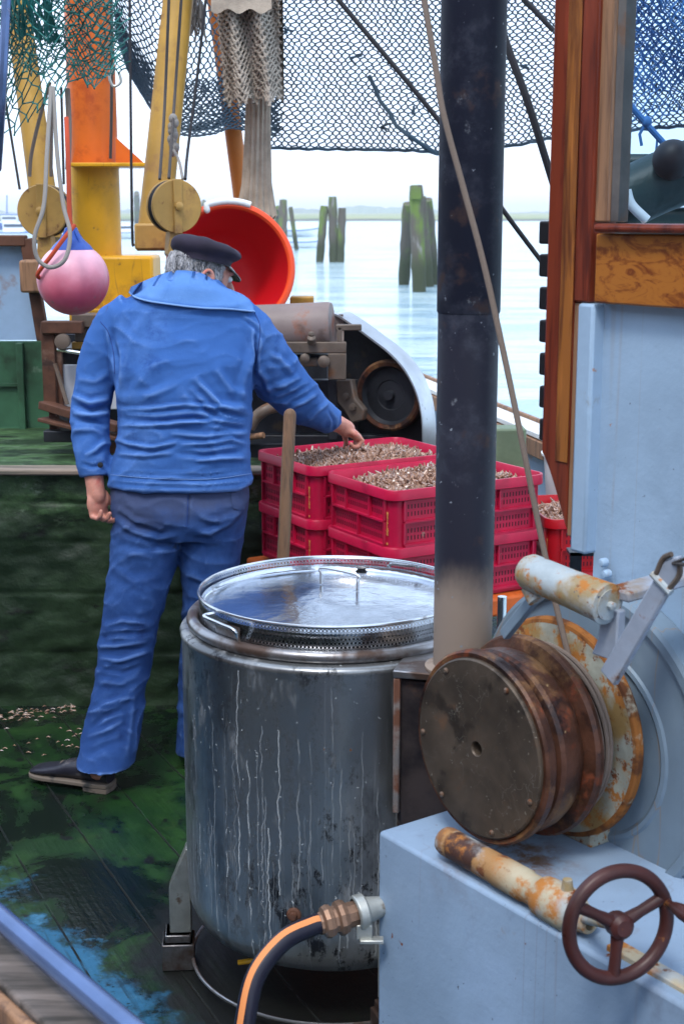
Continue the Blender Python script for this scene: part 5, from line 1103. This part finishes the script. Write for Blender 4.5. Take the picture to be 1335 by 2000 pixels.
def folds(V, Nn, F_, gain=1.):       # F_: (polyline in photograph pixels on the back of the garment, width px, height m)
    px, py = projn(V); face = np.clip(-Nn[:,1]*1.6, 0, 1); disp = np.zeros(len(V))
    for pl, wd, amp in F_:
        P = np.array(pl, float); n = len(P); best = np.full(len(V), 1e9); tt = np.zeros(len(V)); cum = np.r_[0, np.cumsum(np.hypot(*(P[1:]-P[:-1]).T))]; side = np.zeros(len(V))
        for i in range(n-1):
            a, b_ = P[i], P[i+1]; d = b_-a; L2 = d@d; t = np.clip(((px-a[0])*d[0] + (py-a[1])*d[1])/L2, 0, 1); dx = px-a[0]-t*d[0]; dy = py-a[1]-t*d[1]; q = np.hypot(dx, dy); m = q < best
            best[m] = q[m]; tt[m] = (cum[i] + t[m]*math.sqrt(L2))/cum[-1]
        tap = np.clip(np.sin(np.clip(tt,0,1)*math.pi), 0, 1)**.6
        g = best/(wd*.88); disp += 1.4*gain*amp*tap*(np.exp(-g*g) - .45*np.exp(-(g-1.7)**2))
    return V + Nn*(disp*face)[:,None]
def wrinkle(V, Nn, amp, sc, seed=0):
    out = V.copy()
    for i in range(len(V)):
        x, y, z = V[i]; p = Vector((x*sc[0]+seed, y*sc[1], z*sc[2] + .35*mnoise.noise(Vector((x*4, y*4, z*3+seed)))*sc[2]*.12))
        r1 = 1 - abs(mnoise.noise(p))*2; r2 = 1 - abs(mnoise.noise(p*2.1 + Vector((5,1,2))))*2
        out[i] += Nn[i]*amp*(r1*r1*max(r1, 0) + .45*r2*abs(r2) - .35)
    return out
def finish(V, F, name, mat, parent):
    b = MB(); b.v = V.tolist(); b.f = F; b.fm = [0]*len(F); return b.build(name, mat, parent, ang=180)
per = empty('person', atz(280, 1500, 0), 'fisherman in blue jacket, blue trousers and black cap, seen from behind', 'person')
P_ = at
# --- body: one continuous skin mesh (head, neck, trunk, limbs, hands)
bd = MB()
HC = at(391, 531, 4.44); fd = Vector((math.sin(R(58)), math.cos(R(58)), -.28)).normalized(); side = fd.cross(Z).normalized(); hup = side.cross(fd).normalized()
bd.ell(HC + hup*.002, (.076, .096, .094), (side, fd, hup)); bd.ell(HC + fd*.035 - hup*.045, (.060, .062, .070), (side, fd, hup)); bd.ell(HC + fd*.055 - hup*.095, (.034,.030,.026), (side, fd, hup))
bd.tube([HC + fd*.095 + hup*.005, HC + fd*.118 - hup*.035], [.010, .015], 10, rnd=True)       # nose
bd.ell(HC + fd*.088 - hup*.068, (.026,.012,.006), (side, fd, hup)); bd.ell(HC + fd*.086 - hup*.079, (.024,.012,.006), (side, fd, hup))   # lips
bd.ell(HC + fd*.082 + hup*.018, (.058,.018,.010), (side, fd, hup))                          # brow
for s_ in (-1, 1):
    e = HC + side*s_*.079 - fd*.004 - hup*.028
    P = [e + (fd*math.cos(a)*.020 + hup*math.sin(a)*.033 - fd*.010)*1.0 + side*s_*.008 for a in np.linspace(.2, 5.6, 14)]; bd.tube(P, .0062, 8, rnd=True); bd.ell(e + side*s_*.002, (.005,.017,.028), (side, fd, hup))
nk = at(372, 575, 4.385); bd.tube([HC - fd*.025 - hup*.03, nk, nk - Z*.08], [.058, .058, .06], 18, rnd=True)
bd.tube([at(372,640,4.37), at(360,750,4.35), at(352,900,4.32), at(350,985,4.31)], [.08,.11,.11,.11], 20, rnd=True)
LA = [at(222,632,4.36), at(180,795,4.34), at(182,920,4.28), at(187,955,4.27)]; RA = [at(480,635,4.36), at(562,765,4.46), at(640,822,4.62), at(668,832,4.67)]
bd.tube([at(372,635,4.38), LA[0]], [.06,.05], 12, rnd=True); bd.tube([at(372,635,4.38), RA[0]], [.06,.05], 12, rnd=True)
bd.tube(LA, [.050,.040,.030,.028], 14, rnd=True); bd.tube(RA, [.050,.038,.028,.027], 14, rnd=True)
LL = [at(285,990,4.30), at(240,1250,4.24), at(205,1470,4.13), at(196,1500,4.11)]; RL = [at(415,990,4.31), at(405,1230,4.34), at(398,1440,4.36), at(396,1470,4.36)]
bd.tube(LL, [.085,.052,.038,.040], 14, rnd=True); bd.tube(RL, [.085,.052,.038,.040], 14, rnd=True)
def hand(w, d, pn, th, curl, sc=1.):     # wrist, direction of fingers, palm normal, thumb side vector
    d = d.normalized(); pn = (pn - d*pn.dot(d)).normalized(); s_ = d.cross(pn).normalized()
    if s_.dot(th) < 0: s_ = -s_
    pc = w + d*.045*sc
    bd.ell(pc, (.040*sc, .046*sc, .0165*sc), (s_, d, pn)); bd.ell(pc + s_*.024*sc - d*.012*sc + pn*.008*sc, (.018*sc,.028*sc,.015*sc), (s_, d, pn)); bd.tube([w - d*.02, w + d*.02], [.027*sc,.030*sc], 12, rnd=True)
    for i, (o, L_) in enumerate(((.028, .072), (.010, .080), (-.009, .075), (-.027, .060))):
        p = pc + s_*o*sc + d*.036*sc; a = .25 + .12*i*curl; pts = [p - d*.012*sc, p]
        for seg_, k in ((.45, 1), (.30, 1), (.25, 1)):
            a += curl*(.55 + .06*i); dirn = d*math.cos(a) + pn*math.sin(a) + s_*(o*1.2); p = p + dirn.normalized()*L_*seg_*sc; pts.append(p)
        bd.tube(pts, [.0095*sc,.0092*sc,.0086*sc,.0080*sc,.0070*sc], 9, rnd=True)
    p = pc + s_*.030*sc - d*.022*sc; q1 = p + (s_*.55 + d*.75 + pn*.45).normalized()*.034*sc; q2 = q1 + (s_*.05 + d*.85 + pn*.6).normalized()*.028*sc; q3 = q2 + (d*.7 + pn*.8 - s_*.2).normalized()*.020*sc
    bd.tube([p, q1, q2, q3], [.0125*sc,.0105*sc,.0098*sc,.0080*sc], 9, rnd=True)
hand(LA[3], Vector((.10,-.08,-1)), Vector((.75,-.62,.1)), Vector((.5,.8,0)), 1.0, 1.0)
hand(RA[3], Vector((.62,.35,-.50)), Vector((-.45,-.1,-.85)), Vector((-.6,.5,0)), 1.25, .98)
V, F, Nn = remeshed(bd, .0036, 3, .5); body = finish(V, F, 'body', m_skin, per)
for s_ in (-1, 1):
    b = MB(); b.ell(HC + fd*.086 + side*s_*.030 + hup*.000, (.012,.012,.010), (side, fd, hup)); b.build('eye', m_white, per)
# --- trousers
tr = MB()
def sec(xl, xr, py, Y, dd_, rot=0): 
    c = at((xl+xr)/2, py, Y); return (c, (xr-xl)/2*mpx((xl+xr)/2, py, Y), dd_, rot)
tr.loft([sec(226,480,905,4.31,.125), sec(219,485,945,4.31,.135), sec(217,485,985,4.30,.145), sec(222,480,1015,4.30,.140), sec(235,470,1045,4.30,.12)], 36, 2.5)
tr.loft([sec(224,368,985,4.30,.125), sec(222,364,1020,4.29,.120), sec(218,357,1060,4.285,.112), sec(214,346,1100,4.28,.104), sec(208,330,1150,4.265,.096), sec(201,316,1200,4.25,.088), sec(192,304,1250,4.235,.082), sec(190,294,1300,4.22,.078), sec(180,284,1350,4.20,.078), sec(171,280,1400,4.18,.080), sec(160,273,1445,4.155,.082), sec(151,262,1482,4.13,.084), sec(148,258,1494,4.12,.085)], 28, 2.2)
tr.loft([sec(342,482,985,4.31,.125), sec(346,478,1030,4.31,.118), sec(350,472,1070,4.31,.108), sec(353,465,1110,4.31,.100), sec(356,456,1160,4.32,.092), sec(358,448,1220,4.33,.086), sec(352,446,1300,4.34,.080), sec(348,446,1380,4.35,.08), sec(344,446,1465,4.36,.084)], 28, 2.2)
V, F, Nn = remeshed(tr, .0065, 3)
FT = [([(222,1010),(260,1038),(310,1052),(348,1046)],7,.008), ([(225,990),(262,1015),(320,1035)],6,.005), ([(372,1045),(410,1040),(450,1020),(478,990)],7,.008), ([(385,1010),(430,1018),(465,1000)],6,.006),
      ([(368,940),(367,1030)],3.5,-.006), ([(232,1060),(290,1075),(335,1062)],8,-.005), ([(215,1110),(262,1135),(320,1125)],9,.004), ([(200,1225),(240,1212),(292,1218)],6,.006), ([(186,1245),(230,1238),(296,1236)],6,-.006), ([(184,1262),(225,1262),(290,1252)],6,.008), ([(190,1285),(235,1290),(285,1272)],6,.007), ([(186,1303),(240,1312),(282,1298)],6,-.005), ([(182,1330),(235,1335),(280,1318)],8,.005),
      ([(176,1395),(200,1378),(235,1365),(262,1362)],6,.006), ([(172,1425),(200,1400),(240,1385)],6,-.006), ([(168,1440),(205,1428),(245,1405)],7,.006), ([(262,1350),(255,1420),(246,1480)],8,.005), ([(160,1480),(200,1460),(250,1445)],9,-.004), ([(365,1120),(400,1135),(450,1125)],7,.004), ([(360,1160),(395,1170),(430,1160)],7,.004), ([(186,1240),(188,1262)],9,.010)]
V = folds(V, Nn, FT, .68); V = wrinkle(V, Nn, .0058, (6,6,10), 3); V[:,0] += 0; trousers = finish(V, F, 'trousers', m_trou, per)
bvT = BVHTree.FromPolygons([Vector(v) for v in V], F)
def on(bv, px, py, off=.003, fallback=4.15):
    o = Vector((0,0,CAMH)); d = ray(px, py).normalized(); h = bv.ray_cast(o, d)
    if h[0] is None: return at(px, py, fallback)
    return h[0] - d*off
def seamline(bv, pts, r, name, mat, parent, off=.0005):
    P = [on(bv, p.x, p.y, off) for p in bez([Vector((a, b_, 0)) for a, b_ in pts], 12)]; b = MB(); b.tube(P, r, 6); return b.build(name, mat, parent)
seamline(bvT, [(368,952),(367,990),(364,1030)], .0012, 'centre_seam', m_seam, trousers)
poc = [(449,948),(486,946),(484,990),(468,996),(453,993)]
b = MB(); g = []
for t in np.linspace(0,1,7):
    g.append([on(bvT, lerp(lerp(450,484,s2), lerp(454,481,s2), t), lerp(950, 992 + 4*math.sin(s2*3.14), t), .004) for s2 in np.linspace(0,1,8)])
b.sheet(g); b.build('back_pocket', m_trou, trousers)
# --- jacket
jk = MB()
jk.loft([sec(213,492,946,4.31,.150), sec(212,493,940,4.31,.158), sec(214,492,925,4.31,.152), sec(219,490,905,4.31,.148), sec(229,488,870,4.31,.148), sec(231,490,820,4.32,.152), sec(229,494,770,4.33,.155), sec(220,498,720,4.34,.152), sec(216,502,680,4.35,.145), sec(214,500,645,4.36,.132), sec(218,494,616,4.36,.118), sec(232,482,596,4.36,.105), sec(256,466,578,4.36,.092), sec(300,440,560,4.36,.082), sec(322,425,545,4.37,.070)], 44, 2.4)
s43 = mpx(350, 700, 4.34)
jk.tube([at(262,612,4.36), at(228,635,4.36), at(205,680,4.36), at(188,735,4.35), at(177,795,4.34), at(178,850,4.315), at(182,895,4.29), at(186,930,4.28)], [46*s43, 44*s43, 41*s43, 39*s43, 40*s43, 37*s43, 33*s43, 29*s43], 22, rnd=False)
jk.ell(at(240,620,4.36), (.06,.075,.06)); jk.ell(at(470,628,4.36), (.065,.078,.06))
jk.tube([at(440,615,4.36), at(478,650,4.37), at(512,698,4.40), at(545,740,4.44), at(575,772,4.48), at(610,800,4.54), at(645,822,4.61)], [50*s43, 58*s43, 56*s43, 53*s43, 49*s43, 39*s43, 29*s43], 22)
V, F, Nn = remeshed(jk, .0062, 4)
FJ = [([(215,655),(228,700),(230,760)],6,-.010), ([(208,640),(222,690)],6,.006), ([(300,600),(262,650),(240,720)],12,.004), ([(250,690),(236,760),(228,800)],8,.005),
      ([(500,660),(478,740),(470,800)],9,.006), ([(502,640),(498,700),(495,760)],5,-.009), ([(420,720),(450,760),(488,775)],9,.005), ([(380,740),(430,790),(488,800)],7,.008), ([(360,762),(410,806),(486,818)],7,-.006), ([(395,790),(440,812),(488,822)],5,.006),
      ([(225,800),(290,798),(360,790),(440,797),(488,812)],4.5,.006), ([(226,815),(300,822),(380,815),(486,838)],6,-.006), ([(226,832),(300,830),(370,824),(420,822),(486,830)],4.5,.007), ([(330,846),(400,852),(486,846)],6,.006), ([(226,858),(255,868),(300,874),(350,862)],4.5,.007), ([(350,868),(400,866),(450,858),(488,868)],5,.006), ([(340,884),(400,890),(486,878)],6,-.005), ([(226,886),(280,890),(340,884)],5,.005), ([(380,900),(430,894),(486,896)],5,.006),
      ([(214,922),(300,928),(400,930),(492,918)],3,-.003), ([(214,938),(300,944),(400,946),(492,938)],4,.004),
      ([(140,772),(175,786),(215,778)],6,.008), ([(140,790),(180,800),(218,792)],5,-.008), ([(142,806),(180,812),(220,806)],6,.009), ([(145,822),(185,822),(215,830)],5,-.006), ([(140,840),(180,838),(205,850)],7,.005), ([(165,890),(185,880),(208,860)],6,.006), ([(160,905),(180,912),(206,905)],4,-.004), ([(150,740),(185,745),(215,730)],8,.004),
      ([(522,690),(545,700),(575,735)],7,.005), ([(515,760),(545,755),(590,735)],7,.006), ([(540,785),(570,770),(608,752)],6,-.005), ([(560,800),(590,785),(625,765)],6,.006), ([(505,720),(520,745),(530,775)],7,.006), ([(600,820),(620,800),(645,785)],5,.005), ([(640,800),(652,820),(650,842)],3.5,-.004),
      ([(280,640),(350,660),(430,650)],18,.003), ([(240,780),(300,720),(330,700)],12,.004), ([(470,620),(500,640),(515,665)],4,-.004), ([(228,780),(300,770),(350,745)],10,.004)]
V = folds(V, Nn, FJ); V = wrinkle(V, Nn, .0055, (5,5,11), 8); jacket = finish(V, F, 'jacket', m_jacket, per); bvJ = BVHTree.FromPolygons([Vector(v) for v in V], F)
seamline(bvJ, [(196,628),(212,650),(222,690),(224,730)], .0014, 'shoulder_seam', m_seam, jacket)
seamline(bvJ, [(497,610),(508,640),(503,690),(498,730)], .0014, 'shoulder_seam', m_seam, jacket)
seamline(bvJ, [(216,927),(280,933),(350,936),(420,935),(490,925)], .0009, 'hem_stitching', m_stitch, jacket)
# broad collar lying over the shoulders
b = MB(); top = [(256,560),(290,545),(322,533),(352,528),(388,532),(412,543),(432,558),(452,566),(478,578),(494,596)]; bot_ = [(252,570),(264,580),(290,588),(330,594),(370,599),(405,602),(440,603),(465,605),(484,607),(497,608)]
T_ = bez([Vector((a, c_, 0)) for a, c_ in top], 6); B_ = bez([Vector((a, c_, 0)) for a, c_ in bot_], 6); g = []
for t in np.linspace(0, 1, 12):
    row = []
    for p, q in zip(T_, B_):
        x, y = lerp(p.x, q.x, t), lerp(p.y, q.y, t); h = bvJ.ray_cast(Vector((0,0,CAMH)), ray(x, y).normalized())
        row.append((x, y, h[0].y if h[0] is not None and h[0].y < 4.5 else None))
    g.append(row)
G = []
for j, row in enumerate(g):
    G.append([])
    for i, (x, y, Yh) in enumerate(row):
        if Yh is None:
            for jj in range(j, len(g)):
                if g[jj][i][2] is not None: Yh = g[jj][i][2] + .012*(jj-j); break
        if Yh is None: Yh = 4.33
        G[-1].append(at(x, y, Yh - .017))
b.shell(G, (0,.007,0)); b.build('collar', m_collar, jacket, ang=60)
b = MB(); b.tube([Vector(p) + Vector((0,-.001,0)) for p in G[-1]], .0028, 6); b.build('collar_edge', m_collar, jacket)
# cuff buttons, shirt collar
b = MB(); q = on(bvJ, 196, 908, .002); b.lathe([(.0085,0),(.0085,.004),(0,.005)], q, (.3,-1,.1), 12); b.build('cuff_button', m_black, jacket)
b = MB(); g = []
for zz in (0, .024):
    g.append([at(px_, py_ - zz*600, Y_) for px_, py_, Y_ in ((334,549,4.40),(345,546,4.37),(365,543,4.345),(385,545,4.345),(402,551,4.36),(418,561,4.38))])
b.shell(g, (0,.006,0)); b.build('shirt_collar', m_shirt, per)
# --- hair: scalp shell with locks
hb_ = MB(); rg = random.Random(11)
hb_.ell(HC + hup*.006 - fd*.005, (.081, .100, .094), (side, fd, hup), 28, 20)
for i in range(1500):
    a = rg.uniform(-2.45, 2.45); e = rg.uniform(-.30, .30); dirn = (-fd*math.cos(a) + side*math.sin(a))*math.cos(e) + hup*math.sin(e)
    p = HC + hup*.010 - fd*.006 + Vector(side*dirn.dot(side)*.081 + fd*dirn.dot(fd)*.100 + hup*dirn.dot(hup)*.10); out = dirn*.004
    l = rg.uniform(.005, .012); sw = side*rg.uniform(-.005,.005)
    P = [p, p + out + sw*.4 - hup*l*.5, p + out*.6 + sw - hup*l, p + out*1.3 + sw*1.4 - hup*l*1.25]; hb_.tube(P, [.0014,.0015,.0012,.0005], 4)
# keep hair off the face: cut forward part
hv = np.array(hb_.v); rel = hv - np.array(HC); fr_ = rel @ np.array(fd); hh = rel @ np.array(hup)
lim = .045 + .0*hh; bad = (fr_ > lim) | ((fr_ > .000) & (hh < -.02)) | (hh < -.045) | (hh > .055)
keepf = [k for k, f in enumerate(hb_.f) if not any(bad[i] for i in f)]
hb_.f = [hb_.f[k] for k in keepf]; hb_.fm = [0]*len(hb_.f); hb_.build('hair', m_hair, per, ang=80)
# --- cap: soft crown, band, peak
CC = at(401, 489, 4.445); cs = (Vector((1,0,-.16))).normalized(); cf = fd - cs*fd.dot(cs); cf = (Vector((0,1,-.18)) - cs*Vector((0,1,-.18)).dot(cs)).normalized(); cu_ = cs.cross(cf).normalized()
b = MB(); Vc = []; Fc = []; prof = [(0,.032),(.05,.033),(.088,.029),(.107,.017),(.1115,.003),(.107,-.010),(.094,-.019),(.086,-.024),(.084,-.042)]; seg = 56
for (r, h) in prof:
    for k in range(seg):
        a = 2*math.pi*k/seg; wv = 1 + .018*math.sin(5*a+1) + .012*math.sin(11*a) if r > .06 and h > -.02 else 1
        hh_ = h + (.003*math.sin(2*a+.6) + .0015*math.sin(7*a))*(1 if h > 0 else .2) - .010*max(0, math.cos(a-.2))*(h > 0)
        rx, ry = (r, r*1.06)
        if h <= -.019: rx, ry = r*.99, r*1.13
        Vc.append(CC + cs*(rx*math.cos(a)*wv) + cf*(ry*math.sin(a)*wv) + cu_*hh_)
for i in range(len(prof)-1):
    for k in range(seg): k2 = (k+1) % seg; Fc.append((i*seg+k, (i+1)*seg+k, (i+1)*seg+k2, i*seg+k2))
b.add(Vc, Fc); cp = b.build('cap', m_cap, per, ang=120)
cp.modifiers.new('sub', 'SUBSURF').render_levels = 1
b = MB(); g = [[], []]; pc0 = CC - cu_*.038
fdh = (fd - cu_*fd.dot(cu_)).normalized(); sdh = fdh.cross(cu_).normalized()
for t in np.linspace(-1.0, 1.0, 17):
    g[0].append(pc0 + fdh*math.cos(t)*.090 + sdh*math.sin(t)*.082); g[1].append(pc0 + fdh*(math.cos(t)*.090 + .042*math.cos(t*1.5)) + sdh*math.sin(t)*.086 - cu_*.030*math.cos(t*1.4))
b.shell(g, tuple(-cu_*.004)); b.build('peak', m_peak, cp)
# --- shoes
def shoe(heel, toe, name_lab):
    d = (toe - heel); d.z = 0; L = d.length; d.normalize(); s_ = Vector((-d.y, d.x, 0)); b = MB(); g = []
    prof = [(0,.030,.075),(.04,.034,.082),(.10,.036,.086),(.15,.037,.080),(.19,.040,.064),(.23,.043,.054),(.26,.041,.048),(.285,.032,.040),(.298,.016,.030)]
    k_ = L/.298; Vs = []; n = 20
    for (x, wd, h) in prof:
        for k in range(n):
            a = 2*math.pi*k/n; yy = math.copysign(abs(math.cos(a))**.8, math.cos(a))*wd; zz = .024 + (h-.020)*(math.sin(a)*.5+.5)**.75; Vs.append(heel + d*x*k_ + s_*yy + Z*zz)
    Fs = [(i*n+k, i*n+(k+1) % n, (i+1)*n+(k+1) % n, (i+1)*n+k) for i in range(len(prof)-1) for k in range(n)] + [tuple(range(n))[::-1], tuple((len(prof)-1)*n+k for k in range(n))]
    b.add(Vs, Fs); sh = b.build('shoe', m_shoe, per, ang=60)
    b = MB(); out = [(x*k_, wd+.004) for x, wd, h in prof]; poly = [(-.006,0)] + out + [(L+.006,0)] + [(x, -y) for x, y in out[::-1]]
    b.prism(poly, heel + Z*.016, d, s_, Z*.014); b.build('sole', m_sole, sh, bevel=.003)
    b = MB(); hp_ = [(x, y*.96) for x, y in out if x < .085*k_]; hx = .085*k_; b.prism([(-.004,0)] + hp_ + [(hx,.036),(hx,-.036)] + [(x,-y) for x, y in hp_[::-1]], heel, d, s_, Z*.0155); b.build('heel_block', m_sole, sh, bevel=.002)
    for x in (.13, .155, .18):
        b = MB(); i = np.interp(x, [p[0] for p in prof], [p[1] for p in prof]); h = np.interp(x, [p[0] for p in prof], [p[2] for p in prof]); P = [heel + d*x*k_ + s_*i*.75*math.sin(t) + Z*(.010 + h*.93*math.cos(t*.75)) for t in np.linspace(-1, 1, 9)]; b.tube(P, .0022, 6); b.build('lace', m_sole, sh)
    return sh
shoe(atz(218, 1545, 0), atz(64, 1520, 0), 'l'); shoe(atz(408, 1500, 0), atz(380, 1420, 0), 'r')
b = MB(); b.tube([at(190,1465,4.13), at(184,1505,4.12)], [.030,.032], 16, rnd=True); b.build('sock', m_sock2, per)

# ================================================================== HAZE
hm = bpy.data.materials.new('sea haze'); hm.use_nodes = True; hn = hm.node_tree.nodes; hn.clear(); ho = hn.new('ShaderNodeOutputMaterial'); hv_ = hn.new('ShaderNodeVolumePrincipled')
hv_.inputs['Color'].default_value = (.97,.98,1,1); hv_.inputs['Density'].default_value = .0007; hv_.inputs['Anisotropy'].default_value = .2; hm.node_tree.links.new(hv_.outputs[0], ho.inputs['Volume'])
b = MB(); b.box((0, 900, 9.0), (5400, 6600, 24)); tag(b.build('haze', hm, smooth=False), 'pale sea haze over the harbour', 'haze', kind='stuff')
